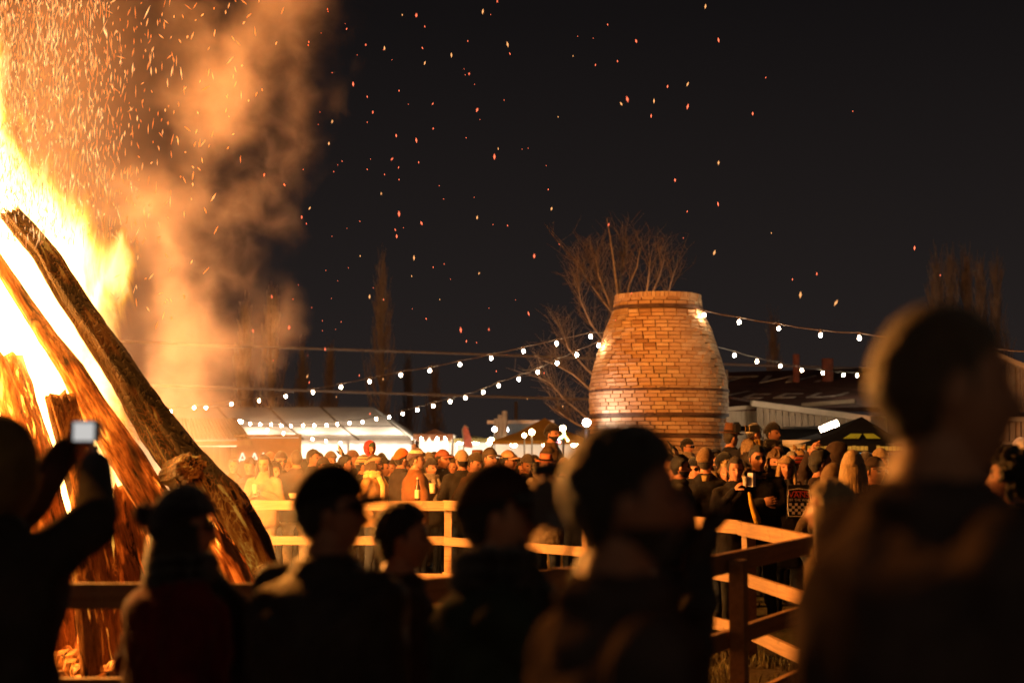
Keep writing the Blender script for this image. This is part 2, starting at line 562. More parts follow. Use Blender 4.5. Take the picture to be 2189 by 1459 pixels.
def canopy_stall(name, label, cat, pa, pb, d, drop, colour, peak=None, depth=3.0, lampy=None, scallop=0, lamp=30, back=True, group=None):
    """open stall: a canopy between two eave points, four poles, a counter, a back wall and a lamp under the roof"""
    a, b = at(*pa, d), at(*pb, d)
    z = (a.z + b.z) / 2; a.z = b.z = z
    o = tag(empty(name, ((a.x + b.x) / 2, d, 0)), label, cat, group)
    org = Vector(o.location)
    a, b = a - org, b - org
    W = b.x - a.x
    mat = M(name + '_canvas', colour, 1.0, .15, 2, spec=.02)
    c = MB()
    pk = Vector(peak) - org if peak is not None else Vector((0, depth / 2, z + drop * .8))
    cs = [a, b, b + Vector((0, depth, 0)), a + Vector((0, depth, 0))]
    for i in range(4):
        p, q_ = cs[i], cs[(i + 1) % 4]
        mid = (p + q_) / 2
        for s0, s1 in ((0, .5), (.5, 1)):
            u0, u1 = p.lerp(q_, s0), p.lerp(q_, s1)
            k0, k1 = u0.lerp(pk, .5) - Vector((0, 0, .06 * (z and 1))), u1.lerp(pk, .5) - Vector((0, 0, .06))
            c.quad(u0, u1, k1, k0); c.add([k0, k1, pk], [(0, 1, 2)])
    c.build('canopy', mat, o, smooth=True, fix=False)
    v = MB(); n = scallop or 12
    for i in range(n):
        p, q_ = a.lerp(b, i / n), a.lerp(b, (i + 1) / n)
        off = Vector((0, -.015, 0))
        if scallop:
            pts = [p + off, q_ + off] + [p.lerp(q_, 1 - t) + off - Vector((0, 0, drop * (.35 + .65 * math.sin(math.pi * t)))) for t in (0, .25, .5, .75, 1)]
            v.add(pts, [tuple(range(7))])
        else:
            v.quad(p + off, q_ + off, q_ + off - Vector((0, 0, drop)), p + off - Vector((0, 0, drop)))
    v.build('valance', mat, o, fix=False)
    for p in cs:
        t = MB(); t.tube([(p.x * .98, p.y + .03, 0), (p.x * .98, p.y + .03, z)], .035, 6); t.build('pole', M_POLE, o)
    ct = MB(); ct.box((0, .35, .95), (W * .9, .6, .05)); ct.box((0, .10, .47), (W * .9, .03, .9)); ct.build('counter', M_TIMB, o)
    if back:
        bw = MB(); bw.box((0, depth - .1, z / 2), (W * .96, .04, z * .98)); bw.build('back_wall', M_WALLW, o)
    if lamp:
        for t in (.22, .55, .85):
            if t == .55: point_light('lamp_light', a.lerp(b, t) + Vector((0, .9, -.28)), lamp * 1.3, WARM, .2, o)
            lp = MB(); q_ = a.lerp(b, t) + Vector((0, .5, -.10))
            lp.ball(q_, (.10, .10, .08), 8, 5); lp.build('hanging_lamp', EM('stall_glow', WARM, lamp), o)
    return o
canopy_stall('olive_stall', 'low olive roofed stall glowing brightly left of the three posts', 'market stall', (960, 936), (1062, 937), 44, .13, (.16, .13, .05), depth=3, lamp=150)
canopy_stall('scalloped_stall', 'stall with pale pink scalloped awning right of the marquee', 'market stall', (884, 927), (968, 928), 42, .22, (.60, .36, .28), scallop=5, depth=2.4, lamp=120)
canopy_stall('peaked_tent', 'ochre peaked tent with bulbs behind the man lifted above the crowd', 'tent', (1052, 942), (1262, 941), 40, .10, (.40, .20, .04), peak=at(1165, 893, 41.5), depth=3.6, lamp=90)
# pink feather banner beside the stall
bn = tag(empty('feather_banner', (at(1000, 960, 41).x, 41, 0)), 'small pink feather banner leaning above the olive stall', 'banner')
fb = MB(); fb.tube([(-.12, 0, 0), (-.12, 0, 1.9), (-.16, 0, 2.25), (-.10, 0, 2.38), (.02, 0, 2.30)], .018, 6); fb.build('pole', M_POLE, bn)
fb = MB(); fb.slab([(-.11, 0, 1.75), (.14, 0, 1.72), (.10, 0, 2.0), (0, 0, 2.28), (-.10, 0, 2.36), (-.15, 0, 2.22)], (0, .02, 0)); fb.build('flag', M('pink_flag', (.65, .22, .20), .8), bn)
# blue white shed behind the tent, posts and lamp
M_BLUE = M('pale_cladding', (.42, .47, .50), .7, .1, 3)
M_ROOFD = M('dark_roof', (.11, .055, .045), .8, .4, 2)
sh = tag(empty('pale_shed', (at(1120, 960, 50).x, 50, 0)), 'pale boarded shed under a floodlight behind the ochre tent', 'shed')
so = Vector(sh.location)
a, b = at(1060, 912, 50) - so, at(1165, 908, 50) - so
N = 14
for i in range(N):
    x0, x1 = a.x + (b.x - a.x) * i / N, a.x + (b.x - a.x) * (i + 1) / N
    w = MB(); w.box(((x0 + x1) / 2, .02 * (i % 2), a.z / 2 + .1), ((x1 - x0) * .96, .05, a.z)); w.build('plank', M_BLUE, sh)
w = MB(); w.bar((a.x - .3, -.2, a.z + .16), (b.x + .3, -.2, b.z + .10), .5, .12); w.build('roof', M_TIN, sh)
def floodlight(name, label, px, py, d, size, strength, colour, watts=200, post_z=True):
    p = at(px, py, d)
    o = tag(empty(name, (p.x, d, 0)), label, 'floodlight')
    rx90 = Euler((R(90), 0, 0)).to_matrix()
    h = MB(); h.lathe([(size * .3, -.12), (size * .62, -.02), (size * .62, .02)], 18, (0, .03, p.z), rx90); h.build('housing', M_IRON, o)
    l = MB(); l.lathe([(size * .54, 0), (size * .50, .025), (size * .3, .045)], 18, (0, .0, p.z), rx90); l.build('lens', EM('flood_glow', colour, strength), o)
    point_light('lamp_light', (0, -.15, p.z), watts, colour, size * .4, o)
    if post_z:
        t = MB(); t.tube([(0, .13, 0), (0, .13, p.z + .05)], .035, 8); t.build('pole', M_IRON, o)
    return o
floodlight('floodlight', 'cold white floodlight on the pale shed beside the three posts', 1076, 918, 48, .30, 60, (.80, .90, 1.0))
floodlight('floodlight', 'dazzling white floodlight low at the left side of the kiln', 1254, 903, 26, .13, 240, (.95, .97, 1.0), 30)
for i, (px, pt, r_) in enumerate(((1062, 894, .085), (1070, 886, .085), (1079, 878, .085))):
    p = at(px, pt, 46.5)
    t = MB(); t.tube([(0, 0, 0), (0, 0, p.z - .04), (0, 0, p.z)], [.10, .095, .085], 10)
    o = t.build('timber_post', M('pale_post', (.40, .29, .19), .8, .3, 4))
    o.location = (p.x, 46.5, 0)
    tag(o, ['shortest of the three bare timber posts beside the cold floodlight', 'middle one of the three bare timber posts by the floodlight', 'tallest of the three bare timber posts beside the cold floodlight'][i], 'post', 'timber posts by the stalls')
def globe_lamp(px, py, d, label, pole=True, r=.075, s=55, col=(1, .72, .36)):
    p = at(px, py, d)
    o = tag(empty('globe_lamp', (p.x, d, 0)), label, 'lamp', 'globe lamps around the ochre tent')
    g_ = MB(); g_.ball((0, 0, p.z), r, 12, 8); g_.build('globe', EM('globe_glow', col, s), o, smooth=True)
    t = MB(); t.tube([(0, 0, 0), (0, 0, p.z - r * .9)], .02, 6); t.build('pole', M_POLE, o)
    return o
globe_lamp(1203, 915, 38, 'orange globe lamp on a pole right of the bearded man')
globe_lamp(1137, 923, 38.6, 'orange globe lamp over the left slope of the ochre tent')
globe_lamp(1121, 930, 38.6, 'small pale globe lamp low on the ochre tent edge', r=.055)
globe_lamp(1057, 917, 45, 'small white globe lamp on the shortest timber post', r=.07, col=(1, .85, .7))
globe_lamp(1050, 941, 44, 'orange globe lamp low left of the timber posts', r=.09)
fl = tag(empty('fairy_lights', (at(1205, 945, 36).x, 36, 0)), 'cluster of tiny coloured fairy lights below the globe lamp', 'fairy lights')
fo = Vector(fl.location)
fpts = []
for px, py, c in ((1193, 938, (.4, .5, 1)), (1190, 951, (.45, .3, 1)), (1203, 932, (.5, 1, .2)), (1207, 931, (.9, .8, .2)), (1199, 935, (.3, 1, .4)), (1211, 936, (1, .5, .1)), (1196, 944, (1, .4, .3)), (1206, 926, (.6, 1, .3)), (1214, 941, (1, .8, .3)), (1186, 945, (.8, .3, .6))):
    p = at(px, py, 36) - fo; fpts.append(p)
    t = MB(); t.ball(p, .032, 8, 5); t.build('bulb', EM('fairy_glow', c, 14), fl)
t = MB(); t.tube(fpts, .006, 4); t.tube([(0, .1, 0), (0, .1, 2.0)], .02, 6); t.build('wire', M_IRON, fl)
# far lamp post
o = MB(); p = at(1103, 858, 75); o.tube([(0, 0, 0), (0, 0, p.z)], [.11, .09], 8)
o = o.build('utility_pole', M('pole_grey', (.30, .27, .26), .8)); o.location = (p.x, 75, 0)
tag(o, 'far pale utility pole standing above the stalls', 'pole')

# ================================================================== SHEDS ON THE RIGHT
M_CORR = M('buff_corrugated', (.46, .33, .21), .75, .25, 2.5)
M_FASC = M('pale_fascia', (.58, .44, .30), .8, .15, 3)
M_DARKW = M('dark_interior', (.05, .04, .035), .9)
big = tag(empty('big_shed', (at(1700, 960, 38).x, 38, 0)), 'large shed with dark red roof and faded white painted letters', 'shed')
bo = Vector(big.location)
p1, p2, p3, p4 = at(1380, 876, 37) - bo, at(1960, 868, 37) - bo, at(1990, 782, 45) - bo, at(1380, 800, 45) - bo
rb_ = MB(); rb_.slab([p1, p2, p3, p4], (0, .02, -.12)); rb_.build('roof', M_ROOFD, big)
wall = MB(); wall.box(((p1.x + p2.x) / 2, 1.2, p1.z / 2 - .1), (p2.x - p1.x - .4, .1, p1.z)); wall.build('wall', M_WALLW, big)
M_PAINT = M('faded_roof_paint', (.50, .45, .42), .9, .5, 3)
nrm = (p2 - p1).cross(p4 - p1).normalized()
def roof_pt(s, t): return p1.lerp(p2, s).lerp(p4.lerp(p3, s), t)
rx = (p2 - p1).normalized(); ry = nrm.cross(rx)
rmat = Matrix((rx, ry, nrm)).transposed()
for body, s, t, sz in (('TWILL', .52, .70, 2.3), ('WEED', .39, .30, 2.0)):
    c = roof_pt(s, t) + nrm * .02
    tm = text_mesh('painted_lettering', body, sz, M_PAINT, c, rmat.to_euler(), big, extrude=.01, shear=.9, spacing=1.25)
    tm.scale = (.72, 1.15, 1)
for px, pt, pb, r_, l in ((1702, 757, 800, .10, 0), (1769, 766, 842, .17, 1)):
    a, b = at(px, pt, 42) - bo, at(px, pb, 42) - bo
    t = MB(); t.tube([b - Vector((0, 0, .5)), a], r_, 10); t.build('flue', M('red_flue', (.24, .085, .06), .8, .3), big)
a = at(1554, 790, 42) - bo; t = MB(); t.tube([a - Vector((0, 0, 1.0)), a], .045, 8); t.build('vent_pipe', M_POLE, big)
ln = MB(); a, b = at(1715, 866, 35.6) - bo, at(1828, 857, 35.2) - bo
ln.bar(a, b, .35, .10); ln.build('gutter', M_FASC, big)

front = tag(empty('open_shed', (at(1720, 960, 33).x, 33, 0)), 'open fronted shed clad in buff corrugated sheet right of the kiln', 'shed')
fo2 = Vector(front.location)
t0, t1 = at(1617, 870, 33) - fo2, at(1850, 898, 33) - fo2
b0_, b1_ = at(1660, 914, 33) - fo2, at(1850, 906, 33) - fo2
N = 34
for i in range(N):
    s0, s1 = i / N, (i + 1) / N
    xa, xb = t0.x + (t1.x - t0.x) * s0, t0.x + (t1.x - t0.x) * s1
    zt = t0.z + (t1.z - t0.z) * (s0 + s1) / 2
    zb = 0 if s1 < .19 else b0_.z + (b1_.z - b0_.z) * s0
    w = MB(); w.box(((xa + xb) / 2, .045 * (i % 2), (zt + zb) / 2), ((xb - xa) * (1.02 if i % 2 else .62), .05, zt - zb)); w.build('cladding_sheet', M_CORR, front)
w = MB(); a, b = at(1604, 864, 33) - fo2, at(1856, 897, 33) - fo2
w.bar(a + Vector((0, -.1, .02)), b + Vector((0, -.1, .02)), .28, .13); w.build('fascia', M_FASC, front)
w = MB(); w.slab([a + Vector((0, .1, .05)), b + Vector((0, .1, .05)), b + Vector((0, 4, .3)), a + Vector((0, 4, .3))], (0, 0, .06)); w.build('roof', M_ROOFD, front)
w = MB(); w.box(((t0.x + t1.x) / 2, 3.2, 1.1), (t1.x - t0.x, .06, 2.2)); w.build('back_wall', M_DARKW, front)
w = MB(); w.box((b0_.x + .8, .3, .45), (2.4, .5, .9)); w.build('counter', M_WALLW, front)
side = tag(empty('side_wall', (at(1590, 960, 33.6).x, 33.6, 0)), 'pale boarded wall joining the kiln yard and the open shed', 'wall')
so2 = Vector(side.location)
a, b = at(1530, 878, 33.6) - so2, at(1618, 872, 33.6) - so2
N = 16
for i in range(N):
    x0, x1 = a.x + (b.x - a.x) * i / N, a.x + (b.x - a.x) * (i + 1) / N
    w = MB(); w.box(((x0 + x1) / 2, .015 * (i % 2), a.z / 2), ((x1 - x0) * .94, .05, a.z)); w.build('plank', M_FASC, side)
w = MB(); w.bar(a + Vector((0, -.04, .03)), b + Vector((-.06, -.04, .03)), .12, .09); w.build('capping', M_FASC, side)
# pale pedestal by the tent
pd = tag(empty('pedestal', (at(1708, 960, 26).x, 26, 0)), 'cream tapered pedestal standing left of the black canopy', 'pedestal')
zt = at(1708, 940, 26).z
w = MB(); w.lathe([(.30, 0), (.27, zt - .12), (.24, zt - .10)], 16); w.build('shaft', M_WALLW, pd, smooth=False)
w = MB(); w.lathe([(.32, zt - .10), (.34, zt - .06), (.34, zt)], 16); w.build('top', M_WALLW, pd)
# black promo canopy
bc = canopy_stall('black_canopy', 'black pop up canopy with yellow green print on its roof', 'canopy', (1722, 948), (1962, 948), 25, .16, (.012, .012, .013), peak=at(1842, 890, 26.5), depth=3, lamp=0, back=False)
bco = Vector(bc.location)
M_LIME = M('lime_print', (.52, .62, .05), .7, .1)
pk = at(1842, 890, 26.5) - bco
a, b = at(1722, 948, 25) - bco, at(1962, 948, 25) - bco
for k, (s0, s1) in enumerate(((.30, .47), (.55, .70))):
    for j in range(5):
        u = s0 + (s1 - s0) * j / 5
        def cp(s, t):
            p = a.lerp(b, s); kk = p.lerp(pk, .5) - Vector((0, 0, .06))
            return p.lerp(kk, t * 2) + Vector((0, -.03, .03))
        du = (s1 - s0) / 5 * .85
        lean = .03 if k == 0 else -.03
        w = MB(); w.slab([cp(u, .16), cp(u + du, .16), cp(u + du + lean, .38), cp(u + lean, .38)], (0, -.006, .006)); w.build('printed_letter', M_LIME, bc)
M_LIME2 = M('pale_lime_print', (.50, .55, .22), .7, .35, 14)
for j in range(26):
    if j in (6, 7, 15, 16, 24): continue
    x = a.x + .06 + (b.x - a.x - .12) * j / 26
    w = MB(); w.box((x, a.y - .022, a.z - .08), (.062, .008, random.uniform(.06, .10))); w.build('printed_letter', M_LIME2, bc)
sc_ = MB(); q = at(1775, 962, 27.5) - bco; sc_.box(q, (.75, .05, .28)); sc_.build('screen', EM('bluish_interior_glow', (.45, .65, .80), .35), bc)  # pale blue emissive panel standing for the bluish interior
sc_ = MB(); q = at(1848, 966, 27.5) - bco; sc_.box(q, (.22, .05, .26)); sc_.build('display', EM('display_glow', (.60, .85, .90), .8), bc)
# bright work lamp beside the canopy
wl_ = tag(empty('work_lamp', (at(1774, 916, 30).x, 30, 0)), 'glaring tilted work lamp on a stand above the black canopy', 'lamp')
q = at(1774, 914, 30)
rot = Euler((0, -R(22), 0)).to_matrix()
w = MB(); w.box((0, 0, q.z), (.40, .03, .19), rot); w.build('lens', EM('work_glow', (1, .80, .55), 60), wl_)
w = MB(); w.box((0, .05, q.z), (.44, .06, .22), rot); w.build('housing', M_IRON, wl_)
w = MB(); w.tube([(0, .1, 0), (0, .1, q.z)], .022, 6); w.build('stand', M_IRON, wl_)
point_light('lamp_light', (0, -.14, q.z + .05), 380, (1, .80, .58), .18, wl_)
# tall shed at the right edge
ts = tag(empty('tall_shed', (at(2250, 960, 34).x, 34, 0)), 'tall grey shed with vertical cladding at the right behind the man', 'shed')
to = Vector(ts.location)
a, b = at(2085, 742, 34) - to, at(2420, 895, 34) - to
zb = (at(2150, 880, 34) - to).z
N = 28
for i in range(N):
    s = (i + .5) / N
    x = a.x + (b.x - a.x) * s; zt = a.z + (b.z - a.z) * s * .9
    w = MB(); w.box((x, .03 * (i % 2), (zt + zb) / 2), ((b.x - a.x) / N * .93, .05, zt - zb)); w.build('cladding_board', M('grey_cladding', (.26, .20, .15), .85, .35, 2), ts)
w = MB(); w.bar(a + Vector((-.2, -.05, .06)), Vector((b.x, -.05, a.z + (b.z - a.z) * .9 + .06)), .2, .12); w.build('verge', M_FASC, ts)
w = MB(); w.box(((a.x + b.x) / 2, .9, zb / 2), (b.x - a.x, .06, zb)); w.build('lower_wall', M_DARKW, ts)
w = MB(); c0, c1 = at(2130, 893, 33) - to, at(2420, 905, 33) - to
w.bar(c0, c1, .4, .10); w.build('lean_to_fascia', M_FASC, ts)
N = 22
for i in range(N):
    s = (i + .5) / N
    x = c0.x + (c1.x - c0.x) * s
    w = MB(); w.box((x, c0.y + .04 * (i % 2), c0.z - .30), ((c1.x - c0.x) / N * .8, .04, .46)); w.build('cladding_sheet', M_CORR, ts)
w = MB(); w.bar(c0 + Vector((.1, -.06, -.57)), c1 + Vector((0, -.06, -.57)), .12, .07); w.build('counter_rail', M_FASC, ts)

# ================================================================== STRING LIGHTS AND CABLES
M_WIRE = M('string_wire', (.12, .09, .07), .6, .1)
bb = MB(); bb.ball((0, 0, 0), (.028, .028, .034), 10, 7)
BULB = EM('festoon_glow', (1.0, .74, .46), 230)
bulb_me = bb.mesh('bulb', BULB, smooth=True)
def string_light(label, pts, d0, d1, ext0=None, ext1=None):
    o = tag(empty('string_light'), label, 'string lights', 'festoon strings of bulbs')
    n = len(pts)
    ps = [at(x, y, d0 + (d1 - d0) * i / (n - 1)) for i, (x, y) in enumerate(pts)]
    w = []
    if ext0 is not None: w.append(Vector(ext0))
    for i, p in enumerate(ps):
        w.append(p + Vector((0, 0, .085)))
        if i < n - 1: w.append((p + ps[i + 1]) / 2 + Vector((0, 0, .085 - .015)))
    if ext1 is not None: w.append(Vector(ext1))
    wm = MB(); wm.tube(w, .009, 5)
    for p in ps: wm.tube([p + Vector((0, 0, .04)), p + Vector((0, 0, .10))], [.022, .018], 6)
    wm.build('wire', M_WIRE, o)
    for p in ps:
        b = bpy.data.objects.new('bulb', bulb_me); COL.objects.link(b); b.parent = o; b.location = p
    return o
strA = [(365, 880), (415, 871), (440, 871), (495, 863), (554, 856), (611, 847), (669, 838), (729, 827), (790, 815), (857, 801), (919, 792), (983, 779), (1050, 765), (1119, 750), (1190, 734), (1263, 719)]
string_light('upper string of warm bulbs rising from the marquee to the kiln', strA, 38, 28, None, at(1300, 712, 27.6))
strB = [(512, 900), (535, 905), (556, 907), (580, 907), (601, 909), (622, 910), (648, 909), (672, 909), (698, 908), (721, 906), (747, 904), (775, 902), (804, 895), (832, 891), (861, 884), (892, 876), (926, 867), (962, 858), (995, 850), (1033, 838), (1066, 824), (1109, 810), (1150, 795), (1191, 776), (1233, 758), (1280, 738)]
string_light('lower string of warm bulbs sagging across the marquee roof to the kiln', strB, 48, 26.6, None, at(1292, 731, 26.5))
strC = [(516, 901), (572, 918), (606, 925), (638, 931), (668, 938), (697, 942), (727, 946)]
string_light('short string of warm bulbs falling across the marquee eave', strC, 46, 52)
strD = [(1505, 673), (1580, 688), (1665, 702), (1754, 716), (1837, 722), (1930, 736), (2022, 748), (2118, 756), (2215, 764)]
string_light('string of warm bulbs from the kiln rim towards the tall shed', strD, 26.4, 21, at(1492, 662, 26.6))
strE = [(1570, 759), (1618, 772), (1668, 782), (1714, 791), (1759, 797), (1803, 801), (1832, 802), (1900, 806), (1970, 808)]
string_light('string of warm bulbs over the dark red shed roof', strE, 30, 41, at(1534, 741, 27.8))
def festoon(label, ps):
    o = tag(empty('string_light'), label, 'string lights', 'festoon strings of bulbs')
    ps = [Vector(p) for p in ps]; wm = MB(); w = []
    for i, p in enumerate(ps):
        w.append(p + Vector((0, 0, .085)))
    wm.tube(w, .009, 5)
    for p in ps: wm.tube([p + Vector((0, 0, .04)), p + Vector((0, 0, .10))], [.022, .018], 6)
    wm.build('wire', M_WIRE, o)
    for p in ps:
        b = bpy.data.objects.new('bulb', bulb_me); COL.objects.link(b); b.parent = o; b.location = p
festoon('unseen string of warm bulbs added behind the camera to light the nearest spectators', [(5.5 - 1.1 * i, -1.6 - .22 * i, 3.1 + .006 * (i - 5) ** 2) for i in range(11)])  # bulbs added out of view as fill, suggested by glints on the spectators
M_CABLE = M('power_cable', (.34, .30, .29), .8, .1)
def cable(label, pts, d, r):
    w = MB(); w.tube([at(x, y, d) for x, y in pts], r, 5)
    tag(w.build('power_cable', M_CABLE), label, 'cable', 'overhead power cables')
cable('upper overhead cable running above the bulb strings to the kiln', [(200, 726), (430, 738), (700, 746), (1000, 756), (1270, 766), (1540, 778), (1800, 786), (2200, 800)], 55, .05)
cable('lower overhead cable running just above the marquee ridge', [(200, 818), (430, 827), (700, 836), (1000, 846), (1250, 853), (1420, 858)], 55, .05)

# ================================================================== TREES
M_TWIG = M('pale_bark', (.32, .24, .19), .85, .3, 4)
M_POPL = M('poplar_bark', (.62, .54, .48), .9, .2, 2)
def poplar(px, py, d, label, w=1.1, n=70, seed=1):
    rr = random.Random(seed)
    top = at(px, py, d); H = top.z
    o = tag(empty('poplar_tree', (top.x, d, 0)), label, 'tree', 'bare poplars on the skyline')
    t = MB(); t.tube([(0, 0, 0), (.05, 0, H * .4), (-.04, 0, H * .8), (0, 0, H)], [.22, .15, .06, .015], 6); t.build('trunk', M_POPL, o)
    c = MB()
    for i in range(n):
        z0 = H * rr.uniform(.12, .88); a = rr.uniform(0, 6.283)
        L = rr.uniform(.10, .26) * H * (1.1 - z0 / H * .6); s = w * rr.uniform(.4, 1) * (1.08 - z0 / H)
        p = Vector((0, 0, z0)); m = p + Vector((math.cos(a) * s * .75, math.sin(a) * s * .75, L * .45)); q = p + Vector((math.cos(a) * s, math.sin(a) * s, L))
        c.tube([p, m, q], [.045, .03, .010], 3, caps=False)
        for j in range(4):
            u = m.lerp(q, rr.random()); c.tube([u, u + Vector((rr.uniform(-.25, .25), rr.uniform(-.25, .25), rr.uniform(.5, 1.3)))], [.018, .007], 3, caps=False)
    c.build('crown', M_POPL, o, fix=False)
for i, (px, py, d, w, lab) in enumerate((
        (818, 568, 75, 1.3, 'tall bare poplar standing above the right half of the marquee'),
        (581, 640, 78, 1.2, 'bare poplar beside the drifting smoke above the marquee'),
        (524, 655, 82, 1.0, 'bare poplar half hidden by the drifting smoke'),
        (648, 742, 90, 1.0, 'short bare poplar above the middle of the marquee ridge'),
        (704, 752, 90, 1.0, 'shorter slim bare poplar right of the marquee middle'),
        (872, 770, 95, 1.0, 'low bare poplar just right of the tallest poplar'),
        (930, 800, 95, 1.2, 'low bare poplar above the scalloped stall'),
        (1652, 690, 80, 1.0, 'faint bare poplar above the dark red shed roof'),
        (2000, 565, 60, .9, 'leftmost of the clustered bare poplars above the tall shed'),
        (2030, 545, 60, .9, 'second of the clustered bare poplars above the tall shed'),
        (2062, 552, 61, .9, 'third of the clustered bare poplars above the tall shed'),
        (2092, 560, 60, .9, 'fourth of the clustered bare poplars above the tall shed'),
        (2128, 575, 60, .9, 'rightmost of the clustered bare poplars above the tall shed'))):
    poplar(px, py, d, lab, w, 80, i)
BD = 30.5
birch = tag(empty('birch_tree', (at(1345, 960, BD).x, BD, 0)), 'bare spreading birch tree rising behind the brick kiln', 'tree')
bo_ = Vector(birch.location)
tr = MB(); tw = MB()
rr = random.Random(3)
def bp_(px, py, dd=0): return at(px, py, BD + dd) - bo_
tr.tube([(0, 0, 0), bp_(1344, 860), bp_(1330, 700), bp_(1322, 640), bp_(1312, 560), bp_(1303, 500), bp_(1297, 466)], [.16, .12, .08, .034, .024, .014, .005], 8)
limbs = [[(1340, 800), (1312, 672), (1290, 645), (1258, 600), (1240, 570)], [(1340, 850), (1290, 728), (1262, 690), (1240, 640), (1236, 600)], [(1342, 900), (1262, 832), (1225, 800), (1190, 780), (1160, 770)],
         [(1344, 940), (1250, 890), (1205, 852), (1178, 820), (1150, 805)], [(1330, 700), (1345, 610), (1362, 570), (1368, 530)], [(1328, 690), (1325, 600), (1333, 560), (1337, 525)],
         [(1345, 820), (1380, 640), (1387, 590), (1390, 555)], [(1345, 830), (1395, 625), (1410, 590), (1420, 555)], [(1345, 850), (1425, 640), (1434, 605), (1442, 580)],
         [(1340, 860), (1255, 790), (1215, 745), (1200, 700)], [(1344, 950), (1230, 905), (1195, 880)], [(1338, 780), (1300, 640), (1280, 590), (1272, 545)]]
for L in limbs:
    dd = rr.uniform(-.8, 1.2)
    ps = [bp_(x, y, dd * i / len(L)) for i, (x, y) in enumerate(L)]
    n = len(ps)
    tr.tube(ps, [.024 * (1 - i / n) + .005 for i in range(n)], 6)
    for i in range(60 if L[-1][0] < 1350 else 26):
        k = rr.randrange(1, n); p = ps[k - 1].lerp(ps[k], rr.random())
        dirv = (ps[k] - ps[k - 1]).normalized() * .5 + Vector((rr.uniform(-.7, .7), rr.uniform(-.7, .7), rr.uniform(.1, 1.0)))
        ln_ = rr.uniform(.25, .8)
        m = p + dirv * ln_ * .5; q = m + (dirv + Vector((rr.uniform(-.4, .4), rr.uniform(-.4, .4), .1))) * ln_ * .5
        tw.tube([p, m, q], [.007, .005, .002], 3, caps=False)
        for j in range(3):
            u = p.lerp(q, rr.uniform(.3, 1)); tw.tube([u, u + Vector((rr.uniform(-.3, .3), rr.uniform(-.3, .3), rr.uniform(-.05, .35)))], [.0035, .0015], 3, caps=False)
tr.build('trunk', M_TWIG, birch, smooth=True)
tw.build('crown', M('birch_twigs', (.15, .105, .08), .9), birch, fix=False)

# ================================================================== BONFIRE
FD = 12.0
def log_mat(name, glow, char, seed):
    """burning wood: long grain, deep cracks, charred crust, glowing coals in the cracks"""
    m = newmat(name); g = NT(m)
    out = g.n('ShaderNodeOutputMaterial'); b = g.n('ShaderNodeBsdfPrincipled')
    tc = g.n('ShaderNodeTexCoord')
    v = g.mapping(tc.outputs['Object'], (1, 1, .14), (seed, seed * 2, 0))
    v2 = g.mapping(tc.outputs['Object'], (1, 1, .45), (seed * 3, 0, seed))
    grain = g.noise(v, 34, 6, .72, .3); crack = g.noise(v, 13, 5, .65, .8); patch = g.noise(v2, 1.6, 4, .6)
    wood = g.ramp(grain, [(.30, (.10, .045, .018)), (.5, (.34, .17, .07)), (.7, (.55, .31, .14))])
    ch = g.ramp(patch, [(max(0, .72 - char), 0.0), (max(.05, .82 - char), 1.0)])
    col = g.mix(ch, wood, (.022, .014, .010))
    vo = g.n('ShaderNodeTexVoronoi', feature='DISTANCE_TO_EDGE')
    wob = g.n('ShaderNodeMix', data_type='VECTOR')
    g.link(g.mapping(tc.outputs['Object'], (1, 1, .5), (seed, 0, seed)), wob.inputs[4])
    nzc = g.n('ShaderNodeTexNoise'); g.link(v2, nzc.inputs['Vector']); nzc.inputs['Scale'].default_value = 6
    g.link(nzc.outputs[1], wob.inputs[5]); wob.inputs[0].default_value = .22
    g.link(wob.outputs[1], vo.inputs['Vector']); vo.inputs['Scale'].default_value = 30
    cell = g.ramp(vo.outputs[0], [(.0, .55), (.12, 0.0)])
    cell = g.math('MULTIPLY', cell, ch)
    ck = g.math('MAXIMUM', g.ramp(crack, [(.40, 1.0), (.47, 0.0)]), cell)
    col = g.mix(ck, col, (.02, .01, .007))
    g.link(col, b.inputs['Base Color'])
    hot = g.math('MULTIPLY', g.ramp(patch, [(.52, 0.0), (.70, 1.0)]), g.ramp(grain, [(.35, .2), (.6, 1.0)]))
    hot2 = g.math('MULTIPLY', ck, g.ramp(g.noise(v2, 3, 2), [(.5, 0.0), (.62, 1.0)]))
    h = g.math('ADD', hot, hot2)
    g.link(g.ramp(h, [(0, (1, .10, .005)), (.6, (1, .22, .015)), (1, (1, .42, .05))]), b.inputs['Emission Color'])
    g.link(g.math('MULTIPLY', h, glow), b.inputs['Emission Strength'])
    b.inputs['Roughness'].default_value = .9
    bp = g.n('ShaderNodeBump'); bp.inputs['Strength'].default_value = 1.0; bp.inputs['Distance'].default_value = .05
    g.link(g.math('SUBTRACT', g.math('ADD', g.math('MULTIPLY', grain, .5), crack), g.math('MULTIPLY', cell, .6)), bp.inputs['Height'])
    g.link(bp.outputs[0], b.inputs['Normal'])
    g.link(b.outputs[0], out.inputs[0])
    m.cycles.emission_sampling = 'NONE'
    return m
